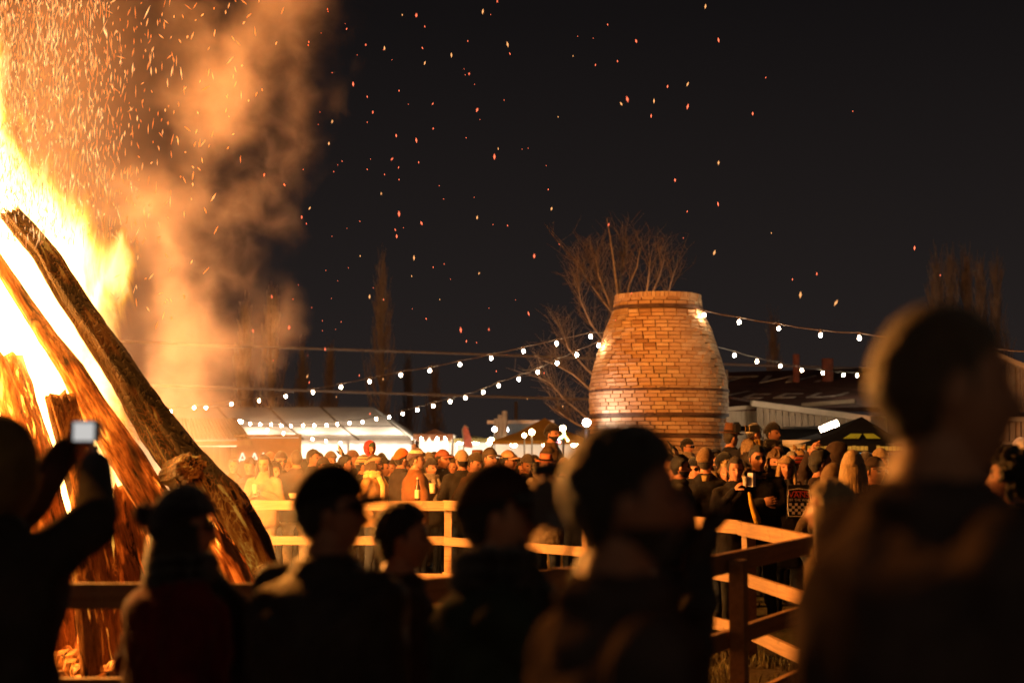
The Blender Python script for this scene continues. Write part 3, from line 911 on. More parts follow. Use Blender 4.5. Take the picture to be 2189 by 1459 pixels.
def log(label, pts, rad, mat, seed, flat=1.0, n=44, group='burning logs of the bonfire'):
    """a split, knotty log swept along points of the place; local Z runs along it"""
    pts = [Vector(p) for p in pts]
    base, tip = pts[0], pts[-1]
    zax = (tip - base).normalized(); q = zax.to_track_quat('Z', 'Y'); inv = q.inverted()
    lp = [inv @ (p - base) for p in pts]
    L = [0]
    for a_, b_ in zip(lp, lp[1:]): L.append(L[-1] + (b_ - a_).length)
    ns = max(12, int(L[-1] / .045)); vs, fs = [], []
    for i in range(ns + 1):
        t = L[-1] * i / ns
        x = float(np.interp(t, L, [p.x for p in lp])); y = float(np.interp(t, L, [p.y for p in lp])); z_ = float(np.interp(t, L, [p.z for p in lp]))
        r = float(np.interp(t, L, rad))
        for k in range(n):
            a_ = 2 * math.pi * k / n
            nn = mnoise.noise((math.cos(a_) * 1.6 + seed, math.sin(a_) * 1.6, t * .5))
            n2 = mnoise.noise((math.cos(a_) * 5 + seed, math.sin(a_) * 5, t * .9))
            n3 = mnoise.noise((math.cos(a_) * 2.2, math.sin(a_) * 2.2 + seed, t * 3.0))
            n4 = mnoise.noise((math.cos(a_) * 9 + seed, math.sin(a_) * 9, t * 7))
            rk = r * (1 + .18 * nn + .14 * n2 + .09 * n3 + .07 * n4 - .10 * (abs(math.sin(a_ * 4 + seed)) < .18))
            vs.append((x + rk * math.cos(a_), y + rk * flat * math.sin(a_), z_ + .10 * n2 * (i in (0, ns))))
    for i in range(ns):
        for k in range(n):
            p, r_ = i * n + k, i * n + (k + 1) % n
            fs.append((p, r_, r_ + n, p + n))
    for e_, sg in ((0, -1), (ns, 1)):
        c = len(vs); ring = [e_ * n + k for k in range(n)]
        cen = Vector((0, 0, 0))
        for k in ring: cen += Vector(vs[k])
        cen /= n
        vs.append(tuple(cen + Vector((0, 0, sg * .03))))
        for k in range(n):
            fs.append((c, ring[(k + 1) % n], ring[k]) if sg < 0 else (c, ring[k], ring[(k + 1) % n]))
    me = bpy.data.meshes.new('log'); me.from_pydata(vs, [], fs); me.materials.append(mat)
    me.polygons.foreach_set('use_smooth', [True] * len(me.polygons)); me.update()
    o = bpy.data.objects.new('log', me); COL.objects.link(o)
    o.location = base; o.rotation_mode = 'QUATERNION'; o.rotation_quaternion = q
    tag(o, label, 'log', group)
    return o
LM = [log_mat('glowing_wood', 2.2, .10, 1.3), log_mat('charred_wood', .30, .52, 4.1), log_mat('bright_split_wood', 3.5, .05, 7.7), log_mat('dim_burning_wood', .9, .22, 9.2)]
def pt(px, py, d): return tuple(at(px, py, d))
def plog(label, px_pts, d0, d1, mat, seed, flat=1.0):
    """axis points (x, y, half width) read off the photograph, foot last"""
    n_ = len(px_pts); P3, RD = [], []
    for i, (x, y, h) in enumerate(reversed(px_pts)):
        d = d1 + (d0 - d1) * i / (n_ - 1)
        P3.append(at(x, y, d)); RD.append(h * d / FPX)
    return log(label, P3, RD, mat, seed, flat)
plog('long charred trunk leaning outermost on the right of the bonfire', [(28, 462, 24), (98, 545, 28), (155, 640, 31), (212, 722, 33), (272, 808, 36), (338, 915, 43), (402, 1000, 52), (460, 1075, 66), (516, 1180, 68), (558, 1300, 66), (592, 1440, 64)], 12.0, 10.7, LM[1], 1.0, .9)
plog('long glowing split log leaning just left of the charred trunk', [(-12, 548, 15), (62, 662, 19), (103, 722, 24), (150, 785, 28), (206, 883, 34), (268, 980, 40), (330, 1080, 42), (385, 1190, 44), (425, 1320, 44), (450, 1440, 44)], 12.1, 10.9, LM[0], 2.4, .8)
plog('broad bright yellow slab of wood at the left of the bonfire', [(8, 768, 40), (40, 870, 42), (70, 970, 44), (95, 1100, 46), (115, 1250, 45), (120, 1440, 45)], 12.0, 11.2, LM[2], 6.2, .6)
plog('thick split log behind the raised phone', [(128, 850, 30), (160, 950, 36), (190, 1070, 40), (212, 1200, 42), (222, 1330, 42), (228, 1450, 42)], 11.4, 10.8, LM[3], 5.1, .7)
plog('broad grained log low behind the woman in the red coat', [(245, 1050, 44), (275, 1170, 54), (300, 1300, 56), (312, 1450, 56)], 11.5, 11.1, LM[0], 3.7, .5)
plog('orange split log end leaning right behind the woman in red', [(388, 1035, 16), (445, 1115, 28), (500, 1210, 36), (545, 1310, 36), (575, 1410, 36)], 10.75, 10.45, LM[2], 8.8, .6)
plog('dark lower log standing between the phone man and the red coat', [(160, 1130, 17), (180, 1250, 22), (200, 1450, 24)], 10.5, 10.2, LM[3], 9.9, .8)
log('short broken branch stub jutting out of the charred trunk', [pt(372, 1012, 11.15), pt(392, 1004, 10.9), pt(408, 996, 10.6)], [.115, .12, .105], log_mat('black_char', .5, .70, 2.6), 11.3)
plog('far left glowing log rising out of the bonfire heart', [(-60, 640, 26), (-85, 1000, 45), (-90, 1440, 60)], 12.2, 11.4, LM[0], 12.5)
log('small fallen log glowing at the foot of the bonfire', [pt(470, 1446, 10.2), pt(520, 1440, 10.15), pt(600, 1452, 10.1)], [.09, .10, .08], LM[2], 14.1)
# bed of embers
em = MB()
for i in range(700):
    a_ = random.uniform(0, 6.28); r_ = 2.4 * math.sqrt(random.random())
    s = random.uniform(.04, .14)
    em.ball((-4.1 + r_ * math.cos(a_) * 1.1, 11.3 + r_ * math.sin(a_) * .6, s * .4), (s, s * .8, s * .6), 6, 4, rot=Euler((random.random() * 6, random.random() * 6, 0)).to_matrix())
tag(em.build('embers', log_mat('ember_coals', 3.0, .15, 2.2)), 'bed of glowing coals under the bonfire logs', 'embers', kind='stuff')

# ---- flames: a glowing gas volume in a hull shaped like the fire
def flame_volume():
    m = newmat('flame_gas'); g = NT(m)
    out = g.n('ShaderNodeOutputMaterial'); geo = g.n('ShaderNodeNewGeometry')
    pos = geo.outputs['Position']
    sep = g.n('ShaderNodeSeparateXYZ'); g.link(pos, sep.inputs[0])
    X, Y, Z = sep.outputs
    v1 = g.mapping(pos, (1, 1, .55)); v2 = g.mapping(pos, (1, 1, .32), (3, 1, 7), (0, R(14), 0))
    n1 = g.math('SUBTRACT', g.noise(v1, 1.0, 2, .5, .3), .5)
    n2 = g.math('SUBTRACT', g.noise(v2, 2.8, 5, .62, .9), .5)
    rad = g.math('MULTIPLY', g.curve(g.math('DIVIDE', Z, 8.0), FL), 3.0)
    u = g.math('ADD', X, 5.4); v = g.math('MULTIPLY', g.math('SUBTRACT', Y, 12.7), 1.7)
    dist = g.math('SQRT', g.math('ADD', g.math('MULTIPLY', u, u), g.math('MULTIPLY', v, v)))
    s = g.math('SUBTRACT', rad, dist)
    s = g.math('ADD', s, g.math('MULTIPLY', n1, 1.3))
    s = g.math('ADD', s, g.math('MULTIPLY', n2, 1.9))
    s0 = s
    s = g.math('DIVIDE', g.math('SUBTRACT', s, .12), .22, clamp=True)
    dens = g.math('MULTIPLY', s, s)
    col = g.ramp(s, [(0, (1, .22, .008)), (.5, (1, .40, .012)), (.85, (1, .52, .05)), (1, (1, .63, .20))])
    em = g.n('ShaderNodeEmission')
    haze_glow = g.math('DIVIDE', g.math('ADD', s0, .85), 1.0, clamp=True)  # faint emission added round the flames for the orange haze
    haze_glow = g.math('MULTIPLY', g.math('MULTIPLY', haze_glow, haze_glow), .05)
    g.link(col, em.inputs[0]); g.link(g.math('ADD', g.math('MULTIPLY', dens, 9.0), haze_glow), em.inputs[1])
    g.link(em.outputs[0], out.inputs['Volume'])
    m.cycles.volume_step_rate = .085
    return m
FL = [(0, .66), (.16, .70), (.30, .66), (.41, .63), (.47, .56), (.53, .44), (.60, .37), (.66, .30), (.75, .22), (.9, .08), (1, .0)]
fl_ = MB(); prof = []
for zz in np.linspace(.02, 7.0, 18):
    prof.append((3.0 * float(np.interp(zz / 8, [p[0] for p in FL], [p[1] for p in FL])) + .95, zz))
fl_.lathe(prof, 24, (-5.2, 12.7, 0), sy=.66)
flames = fl_.build('flames', flame_volume(), smooth=True)
tag(flames, 'towering white hot flames of the bonfire at the left', 'flames', kind='stuff')
for (x, y, zz, wts) in ((-5.7, 12.6, 6.6, 4000), (-5.3, 12.5, 4.4, 3300), (-5.2, 12.4, 2.7, 3000), (-5.2, 11.0, 1.5, 1500), (-4.1, 12.2, 1.0, 800)):
    point_light('fire_glow', (x, y, zz), wts, FIRE, .75)

# ---- smoke drifting off the right side of the fire
SMX = [(0, .34), (.10, .345), (.20, .36), (.28, .345), (.36, .33), (.44, .32), (.52, .315), (.60, .335), (.68, .385), (.76, .43), (.85, .48), (1, .56)]      # x = -4.5 + 5*value over z 0..7
SMR = [(0, .50), (.10, .72), (.20, .82), (.30, .80), (.40, .78), (.48, .70), (.56, .68), (.64, .80), (.72, .86), (.85, .86), (1, .86)]
def smoke_volume():
    m = newmat('drifting_smoke'); g = NT(m)
    out = g.n('ShaderNodeOutputMaterial'); geo = g.n('ShaderNodeNewGeometry')
    pos = geo.outputs['Position']
    sep = g.n('ShaderNodeSeparateXYZ'); g.link(pos, sep.inputs[0])
    X, Y, Z = sep.outputs
    t = g.math('DIVIDE', Z, 7.0)
    cx = g.math('ADD', g.math('MULTIPLY', g.curve(t, SMX), 5.0), -4.5)
    rr_ = g.math('MULTIPLY', g.curve(t, SMR), 1.0)
    n1 = g.noise(g.mapping(pos, (1, 1, .8)), 1.25, 2, .5, .4)
    n2 = g.noise(pos, 3.2, 4, .6, .5)
    u = g.math('DIVIDE', g.math('SUBTRACT', X, cx), rr_)
    v = g.math('DIVIDE', g.math('SUBTRACT', Y, 12.6), .85)
    d = g.math('SUBTRACT', 1.0, g.math('SQRT', g.math('ADD', g.math('MULTIPLY', u, u), g.math('MULTIPLY', v, v))))
    d = g.math('ADD', d, g.math('MULTIPLY', g.math('SUBTRACT', n1, .50), 2.9))
    d = g.math('ADD', d, g.math('MULTIPLY', g.math('SUBTRACT', n2, .5), 2.0))
    d = g.math('MULTIPLY', d, 1.0, clamp=True)
    wide = g.math('SUBTRACT', 1.0, g.math('SQRT', g.math('ADD', g.math('POWER', g.math('DIVIDE', g.math('ADD', X, 4.0), 1.25), 2.0), g.math('POWER', v, 2.0))), clamp=True)
    d = g.math('ADD', g.math('MULTIPLY', d, d), g.math('MULTIPLY', wide, .20))
    d = g.math('MULTIPLY', d, g.ramp(t, [(0, .0), (.06, .45), (.2, 1.0), (.7, .95), (.97, 0.5), (1, 0.0)]))
    pv = g.n('ShaderNodeVolumePrincipled')
    pv.inputs['Color'].default_value = (.84, .74, 1.0, 1)
    pv.inputs['Anisotropy'].default_value = .1
    g.link(g.math('MULTIPLY', d, .35), pv.inputs['Density'])
    g.link(pv.outputs[0], out.inputs['Volume'])
    m.cycles.volume_step_rate = .22
    return m
sm = MB(); pts, rad = [], []
for zz in np.linspace(.15, 6.9, 14):
    t = zz / 7
    pts.append((-4.5 + 5 * float(np.interp(t, [p[0] for p in SMX], [p[1] for p in SMX])), 12.6, zz))
    rad.append(float(np.interp(t, [p[0] for p in SMR], [p[1] for p in SMR])) * 2.3 + .12)
vs, fs = [], []; n = 20
for p, r_ in zip(pts, rad):
    x0, x1 = min(p[0] - r_, -4.9), p[0] + r_
    for k in range(n):
        a_ = 2 * math.pi * k / n
        vs.append(((x0 + x1) / 2 + (x1 - x0) / 2 * math.cos(a_), p[1] + 1.05 * math.sin(a_), p[2]))
sm.add(vs, [(i * n + k, i * n + (k + 1) % n, (i + 1) * n + (k + 1) % n, (i + 1) * n + k) for i in range(len(pts) - 1) for k in range(n)] + [tuple(range(n - 1, -1, -1)), tuple((len(pts) - 1) * n + k for k in range(n))])
smoke = sm.build('smoke', smoke_volume(), smooth=True)
tag(smoke, 'orange lit smoke drifting up beside the bonfire', 'smoke', kind='stuff')

def low_smoke():
    m = newmat('low_smoke'); g = NT(m)
    out = g.n('ShaderNodeOutputMaterial'); geo = g.n('ShaderNodeNewGeometry'); tc = g.n('ShaderNodeTexCoord')
    d = g.n('ShaderNodeVectorMath', operation='LENGTH'); g.link(tc.outputs['Object'], d.inputs[0])
    n1 = g.noise(g.mapping(geo.outputs['Position'], (.8, .8, 1.3)), 1.5, 4, .6, .6)
    e_ = g.math('SUBTRACT', 1.0, d.outputs['Value'], clamp=True)
    e_ = g.math('MULTIPLY', g.math('MULTIPLY', e_, 1.4), g.ramp(n1, [(.40, .06), (.68, 1.0)]))
    pv = g.n('ShaderNodeVolumePrincipled'); pv.inputs['Color'].default_value = (.85, .82, .80, 1)
    g.link(g.math('MULTIPLY', e_, .10), pv.inputs['Density'])
    g.link(pv.outputs[0], out.inputs['Volume']); m.cycles.volume_step_rate = .35
    return m
sm2 = MB(); sm2.ball((0, 0, 0), 1.0, 24, 14)
lo_ = sm2.build('smoke', low_smoke(), smooth=True)
lo_.location = (-2.3, 14.2, 1.2); lo_.scale = (2.0, 1.9, 1.0)
tag(lo_, 'thin low smoke hanging over the far fence beside the bonfire', 'smoke', kind='stuff')

# ---- sparks
M_SPARK = EM('spark_glow', (1, .30, .07), 1.15, 'NONE')
M_SPARK2 = EM('hot_spark_glow', (1, .42, .14), 1.5, 'NONE')
M_SPARK3 = EM('red_spark_glow', (1, .16, .07), 2.2, 'NONE')
def splinter(mb, p, L, w, tilt, az, mi=0):
    d = Vector((math.sin(tilt) * math.cos(az), math.sin(tilt) * math.sin(az), math.cos(tilt)))
    s = d.orthogonal().normalized() * w; t = d.cross(s)
    a_, b_ = p - d * L / 2, p + d * L / 2
    mb.add([a_, b_, p + s, p + t, p - s, p - t], [(0, 3, 2), (0, 4, 3), (0, 5, 4), (0, 2, 5), (1, 2, 3), (1, 3, 4), (1, 4, 5), (1, 5, 2)], mi)
sp = MB()
for i in range(3400):
    px = -40 + 400 * abs(random.gauss(0, .42)) if random.random() < .75 else random.uniform(0, 380)
    py = random.uniform(-60, 520)
    edge = 250 if py > 250 else 235
    if px > edge + 60 * random.random() and random.random() < .8: continue
    d = random.uniform(11.2, 12.6)
    L = random.choice((.03, .05, .08, .12)) * random.uniform(.7, 1.3)
    splinter(sp, at(px, py, d), L, random.uniform(.0018, .005), random.gauss(0, .24), random.uniform(0, 6.28), random.choice((0, 0, 1, 2)))
for i in range(230):
    px, py = random.uniform(230, 640), random.uniform(-20, 700)
    if px > 620 - py * .3: continue
    splinter(sp, at(px, py, random.uniform(11, 13)), random.uniform(.02, .09), random.uniform(.003, .008), random.gauss(.35, .35), random.choice((0, 3.1)), random.choice((0, 1)))
tag(sp.build('sparks', [M_SPARK, M_SPARK2, EM('bright_spark_glow', (1, .50, .20), 2.2, 'NONE')], fix=False), 'dense plume of orange sparks streaming off the flames', 'sparks', kind='stuff')
em2 = MB()
SKY = [(860, 32), (890, 33), (908, 57), (822, 103), (903, 103), (908, 135), (782, 96), (755, 180), (785, 207), (797, 240), (853, 194), (925, 222), (1000, 88), (965, 118), (1085, 95), (1090, 115), (1003, 158), (1020, 235), (710, 260), (703, 307), (847, 290), (890, 300), (926, 275), (895, 347), (852, 358), (785, 362), (853, 384), (822, 373), (815, 414), (1057, 335), (1065, 318), (1172, 405), (1179, 446), (853, 457), (901, 477), (845, 491), (848, 505), (645, 464), (655, 478), (662, 445), (565, 374), (608, 395), (770, 547), (885, 551), (880, 590), (926, 571), (1024, 584), (1085, 482), (1142, 547), (1193, 250), (1020, 465), (1328, 222), (1341, 212), (1398, 216), (1392, 248), (1427, 185), (1470, 180), (1470, 228), (1360, 88), (1299, 53), (1273, 139), (1320, 131), (1508, 14), (1536, 86), (1609, 243), (1823, 238), (1443, 385), (1536, 348), (1535, 436), (1469, 452), (1637, 166), (1301, 480), (1527, 540), (1350, 627), (1694, 597), (1746, 585), (1711, 630), (1787, 647), (1649, 498), (1955, 530), (2010, 588), (985, 705), (997, 729), (911, 681), (1045, 704), (1061, 793), (1127, 852), (1163, 797), (1203, 868), (791, 884), (695, 746), (657, 804), (661, 817), (584, 770), (618, 700), (581, 634), (541, 707), (790, 634), (820, 640), (768, 802), (819, 810), (719, 848), (1032, 25), (1063, 3), (741, 62), (700, 20), (660, 90), (838, 340), (940, 640), (1130, 670), (1212, 1100), (1225, 120)]
for x, y in SKY:
    d = random.uniform(10, 17)
    big = random.random() < .35
    splinter(em2, at(x, y, d), random.uniform(.03, .055) if big else random.uniform(.018, .032), .010 if big else .006, random.gauss(.1, .25), random.choice((0, 3.1)), random.choice((0, 1, 1)))
for i in range(60):
    x = 600 + abs(random.gauss(0, 330)); y = random.uniform(0, 760)
    splinter(em2, at(x, y, random.uniform(12, 20)), .014, .004, random.gauss(0, .3), 0, 1)
tag(em2.build('drifting_embers', [M_SPARK2, M_SPARK3], fix=False), 'scattered red embers drifting across the night sky', 'embers', kind='stuff')

# ================================================================== RAIL FENCE ROUND THE FIRE
def fence_mat():
    m = newmat('sawn_pine'); g = NT(m)
    out = g.n('ShaderNodeOutputMaterial'); b = g.n('ShaderNodeBsdfPrincipled')
    tc = g.n('ShaderNodeTexCoord')
    geo = g.n('ShaderNodeNewGeometry')
    v = g.mapping(tc.outputs['Object'], (.8, 14, 14))
    gr_ = g.noise(v, 3, 5, .6, .6); big = g.noise(geo.outputs['Position'], 1.1, 3)
    c = g.ramp(gr_, [(.3, (.23, .12, .05)), (.5, (.34, .19, .085)), (.7, (.42, .25, .12))])
    c = g.mix(g.ramp(big, [(.40, 0.0), (.65, .65)]), c, (.16, .105, .06))
    c = g.mix(g.ramp(g.noise(geo.outputs['Position'], 7, 4, .7), [(.56, 0.0), (.66, .6)]), c, (.12, .075, .04))
    g.link(c, b.inputs['Base Color']); b.inputs['Roughness'].default_value = .75
    bp = g.n('ShaderNodeBump'); bp.inputs['Strength'].default_value = .4; bp.inputs['Distance'].default_value = .006
    g.link(gr_, bp.inputs['Height']); g.link(bp.outputs[0], b.inputs['Normal'])
    g.link(b.outputs[0], out.inputs[0])
    return m
M_PINE = fence_mat()
RING = [(-7.6, 6.2), (-3.9, 6.2), (-.5, 6.25), (1.03, 7.54), (2.17, 9.75), (1.94, 11.75), (.78, 14.8), (-.73, 16.45), (-3.9, 16.75), (-7.6, 16.9)]
FLAB = ['wooden rail fence section at the far left behind the phone man', 'wooden rail fence section in front of the bonfire beside the red coat', 'wooden rail fence section hidden behind the leather jacket man', 'dark near rail fence section in front of the lit grass',
        'short rail fence section running back beside the blond woman', 'firelit rail fence section under the woman drinking', 'firelit rail fence section running back to the crowd', 'far firelit rail fence section below the bottle and cup', 'far rail fence section behind the drifting smoke']
CEN = Vector((-3.6, 11.5, 0))
def rail_mesh(p, q, zt, h, w, skew=0.0):
    mb = MB(); mb.box((0, 0, 0), (1, 1, 1))
    return mb
for i in range(len(RING) - 1):
    A, B = Vector((*RING[i], 0)), Vector((*RING[i + 1], 0))
    o = tag(empty('rail_fence', A), FLAB[i], 'fence', 'rail fence sections ringing the bonfire')
    d = (B - A).normalized(); L = (B - A).length
    inn = Vector((-d.y, d.x, 0))
    if inn.dot(CEN - A) < 0: inn = -inn
    rotm = Matrix((d, Vector((-d.y, d.x, 0)), Vector((0, 0, 1)))).transposed().to_euler()
    for zt, h in ((1.10, .112), (.68, .100), (.28, .100)):
        mb = MB(); mb.box((0, 0, 0), (L - .012, .045, h))
        me = mb.mesh('rail', M_PINE)
        bm = bmesh.new(); bm.from_mesh(me); bmesh.ops.bevel(bm, geom=bm.edges[:], offset=.005, segments=1, affect='EDGES'); bm.to_mesh(me); bm.free()
        r_ = bpy.data.objects.new('rail', me); COL.objects.link(r_); r_.parent = o
        r_.location = d * L / 2 + inn * .075 + Vector((0, 0, zt - h / 2 + random.uniform(-.008, .008)))
        r_.rotation_euler = rotm; r_.rotation_euler.y += random.uniform(-.006, .006)
    npost = max(1, int(round(L / (1.75 if i < 6 else 3.2))))
    if i == 7: npost = 1
    for k in range(npost):
        t = k / npost
        if i == 3 and k == 0: t = .20
        mb = MB(); mb.box((0, 0, .535), (.084, .084, 1.07)); me = mb.mesh('post', M_PINE)
        p_ = bpy.data.objects.new('post', me); COL.objects.link(p_); p_.parent = o
        p_.location = d * (L * t) ; p_.rotation_euler = rotm

# ================================================================== PEOPLE
HAIR = {'black': (.012, .009, .008), 'brown': (.05, .028, .015), 'dark': (.022, .014, .010), 'blond': (.36, .24, .11), 'grey': (.22, .20, .18)}
def SK(t=1.0): return M('skin', (.38 * t, .172 * t, .100 * t), .55, .12, 7, spec=.35)
def cloth(c, rough=.9): return M('cloth', c, rough, .30, 9, bump=.5, bscale=22, spec=.08, sheen=.08)
def knit(c): return M('knit', c, .95, .3, 60, bump=.8, bscale=90, spec=.1, sheen=.4)
def hairm(n): return M('hair', HAIR[n], .55, .4, 30, bump=.5, bscale=70, spec=.4, stretch=(3, 3, .6), sheen=.22)
M_EYE = M('dark_eye', (.02, .015, .012), .2, .1)
M_LIP = M('lip', (.33, .11, .08), .5, .1)
M_SHOE = M('shoe', (.03, .025, .022), .6, .2)
M_PAINTB = M('black_face_paint', (.012, .010, .010), .7, .1)

def head_pt(dx, dy, dz, off=0.0):
    x = .076 * dx
    y = (.093 if dy > 0 else .104) * dy
    z = (.120 if dz > 0 else .122) * dz
    if dz < 0:
        t = -dz
        x *= 1 - .34 * t ** 1.6
        if dy < 0: y *= 1 - .42 * t
        else: y += .014 * t
    if dy > 0:
        f = min(1, dy * 1.6)
        nz = 0.0
        if -.048 < z < .028:
            nz = ((.028 - z) / .056) ** 1.3 if z > -.028 else max(0, 1 - (-.028 - z) / .020)
        y += f * .030 * nz * math.exp(-(x / (.010 + .006 * nz)) ** 2)
        ax = abs(x)
        y -= f * .013 * math.exp(-((ax - .031) / .014) ** 2 - ((z - .010) / .012) ** 2)
        y += f * .007 * math.exp(-((ax - .026) / .024) ** 2 - ((z - .034) / .009) ** 2)
        y += f * .006 * math.exp(-((ax - .044) / .016) ** 2 - ((z + .022) / .018) ** 2)
        y += f * .008 * math.exp(-(x / .022) ** 2 - ((z + .058) / .011) ** 2)
        y -= f * .004 * math.exp(-(x / .020) ** 2 - ((z + .058) / .0028) ** 2)
        y += f * .010 * math.exp(-(x / .022) ** 2 - ((z + .100) / .016) ** 2)
    if off:
        y_, z_ = y + off * dy, z + off * dz
        return (x + off * dx, y_, z_)
    return (x, y, z)

def dirs(nu, nv):
    out = []
    for j in range(nv + 1):
        th = math.pi * j / nv
        for i in range(nu):
            # columns crowd together towards the face
            a = 2 * math.pi * i / nu
            a = a - .45 * math.sin(a)
            out.append((math.sin(th) * math.sin(a), math.sin(th) * math.cos(a), math.cos(th)))
    return out

def hairline(d):
    h = math.hypot(d[0], d[1]) or 1.0
    return float(np.interp(d[1] / h, [-1, -.55, -.28, -.12, .10, .28, .60, 1], [-.088, -.078, -.045, .010, -.020, .030, .056, .064])) + .004 * math.sin(d[0] * 23)

class Head:
    def __init__(s, yaw, pitch, center):
        s.m = Matrix.Translation(center) @ Euler((pitch, 0, yaw)).to_matrix().to_4x4()
    def __call__(s, p): return s.m @ Vector(p)

def add_head(mb, H, nu, nv, beard=False, paint=False, MI=None):
    D = dirs(nu, nv)
    vs = [H(head_pt(*d)) for d in D]
    fs, ms = [], []
    for j in range(nv):
        for i in range(nu):
            a, b = j * nu + i, j * nu + (i + 1) % nu
            f = (a, a + nu, b + nu, b)
            c = np.mean([head_pt(*D[k]) for k in f], axis=0); dy = np.mean([D[k][1] for k in f])
            mi = 2
            if dy > .2:
                ax = abs(c[0])
                if abs(c[2] + .058) < .0075 and ax < .024: mi = 5
                if abs(c[2] - .010) < .0065 and abs(ax - .031) < .012: mi = 4
                if abs(c[2] - .033) < .005 and .013 < ax < .046: mi = 6
                if paint and ((c[2] - .012) / .021) ** 2 + ((ax - .032) / .023) ** 2 < 1: mi = 7
            if beard and c[2] < -.038 and dy > -.25 and not (abs(c[2] + .058) < .006 and abs(c[0]) < .02): mi = 6
            fs.append(f); ms.append(mi)
    b0 = len(mb.v)
    mb.v += [tuple(v) for v in vs]; mb.f += [tuple(b0 + k for k in f) for f in fs]; mb.m += ms
    for sx in (-1, 1):
        n0 = len(mb.v)
        t = MB(); t.ball((sx * .077, -.012, -.004), (.010, .020, .031), 10, 6, rot=Euler((R(-12), 0, sx * R(-22))).to_matrix())
        mb.add([H(p) for p in t.v], t.f, 2)

def shell(H, off, keep, nu=34, nv=26, jitter=0.0, edge=0.0, seed=0, squash=None):
    """a shell standing off the head where keep(direction, point) is true, turned in at its rim"""
    D = dirs(nu, nv); P = [head_pt(*d) for d in D]
    fs = []
    for j in range(nv):
        for i in range(nu):
            a, b = j * nu + i, j * nu + (i + 1) % nu
            f = (a, a + nu, b + nu, b)
            if all(keep(D[k], P[k]) for k in f): fs.append(f)
    cnt = {}
    for f in fs:
        for k in range(4):
            e_ = tuple(sorted((f[k], f[(k + 1) % 4])))
            cnt[e_] = cnt.get(e_, 0) + 1
    rim = set()
    for e_, c in cnt.items():
        if c == 1 and D[e_[0]] != D[e_[1]]: rim |= set(e_)
    used = sorted({k for f in fs for k in f}); idx = {k: n for n, k in enumerate(used)}
    vs = []
    for k in used:
        d = D[k]
        o = off(d, P[k]) if callable(off) else off
        if k in rim and not edge: o = min(o, .002)
        if jitter and k not in rim: o += jitter * mnoise.noise((d[0] * 5 + seed, d[1] * 5, d[2] * 5 + seed))
        p = head_pt(*d, off=o)
        if squash: p = squash(d, p)
        vs.append(H(p))
    out = [tuple(idx[k] for k in f) for f in fs]
    return vs, out, [np.mean([P[k] for k in f], axis=0) for f in fs]

def hand_shape(mb, wrist, d, n, side, curl, s=1.0, mi=2, res=6):
    """palm, four bent fingers of unequal length and a thumb off the side of the palm"""
    d = Vector(d).normalized(); n = Vector(n); n = (n - d * n.dot(d)).normalized(); t = d.cross(n) * side
    w = Vector(wrist)
    rot = Matrix((t, d, n)).transposed()
    c = w + d * .045 * s
    mb.ball(c, (.042 * s, .056 * s, .018 * s), 10, 6, mi, rot)
    for k, (off, L, b0_) in enumerate(((-.030, .068, .076), (-.010, .077, .084), (.011, .072, .082), (.030, .056, .072))):
        p = w + d * b0_ * s + t * off * s
        a = curl * .55; r_ = (.0092 - .0007 * (k == 3)) * s
        for seg, fr in enumerate((.45, .32, .23)):
            dd = d * math.cos(a) + n * math.sin(a)
            q = p + dd * L * fr * s
            mb.capsule(p, q, r_, r_ * .88, res, mi); p = q; r_ *= .9; a += curl * (.75 if seg == 0 else .6)
    p = w + d * .028 * s - t * .032 * s
    for L, ang in ((.040, .0), (.034, .35)):
        dd = (d * .75 - t * (.75 - ang) + n * (.35 + curl * .3)).normalized()
        q = p + dd * L * s
        mb.capsule(p, q, .0115 * s, .0098 * s, res, mi); p = q

POSES = {
    'down': (((-.28, -.03, 1.13), (-.26, .07, .90)), ((.28, -.03, 1.13), (.26, .07, .90))),
    'pocket': (((-.32, -.07, 1.15), (-.21, .09, .98)), ((.32, -.07, 1.15), (.21, .09, .98))),
    'cup': (((-.32, -.07, 1.15), (-.21, .09, .98)), ((.29, .03, 1.12), (.15, .25, 1.24))),
    'drink': (((-.30, -.03, 1.14), (-.14, .17, 1.06)), ((.27, .14, 1.20), (.09, .25, 1.42))),
    'both': (((-.27, .05, 1.13), (-.06, .24, 1.25)), ((.27, .05, 1.13), (.06, .25, 1.25))),
    'cross': (((-.27, .06, 1.15), (.05, .21, 1.18)), ((.27, .06, 1.15), (-.06, .23, 1.22))),
    'camera': (((-.25, .20, 1.30), (-.08, .34, 1.56)), ((.27, .16, 1.29), (.09, .26, 1.54))),
    'phone': (((-.30, .17, 1.42), (-.14, .38, 1.66)), ((.31, .15, 1.36), (.16, .36, 1.64))),
    'raise': (((-.36, .02, 1.62), (-.13, -.09, 1.78)), ((.28, -.03, 1.13), (.26, .07, .90))),
    'finger': (((-.30, -.03, 1.14), (-.20, .17, 1.02)), ((.28, .12, 1.16), (.20, .30, 1.36))),
    'rest': (((-.24, .00, 1.13), (-.20, .17, .93)), ((.24, .00, 1.13), (.20, .17, .93))),
    'lean': (((-.26, .10, 1.14), (-.15, .34, 1.08)), ((.26, .10, 1.14), (.15, .34, 1.08))),
}
def seg_dist(P, a, b):
    a, b = np.array(a), np.array(b); ab = b - a
    t = np.clip(((P - a) @ ab) / max(1e-9, ab @ ab), 0, 1)
    return np.linalg.norm(P - (a + t[:, None] * ab), axis=1)

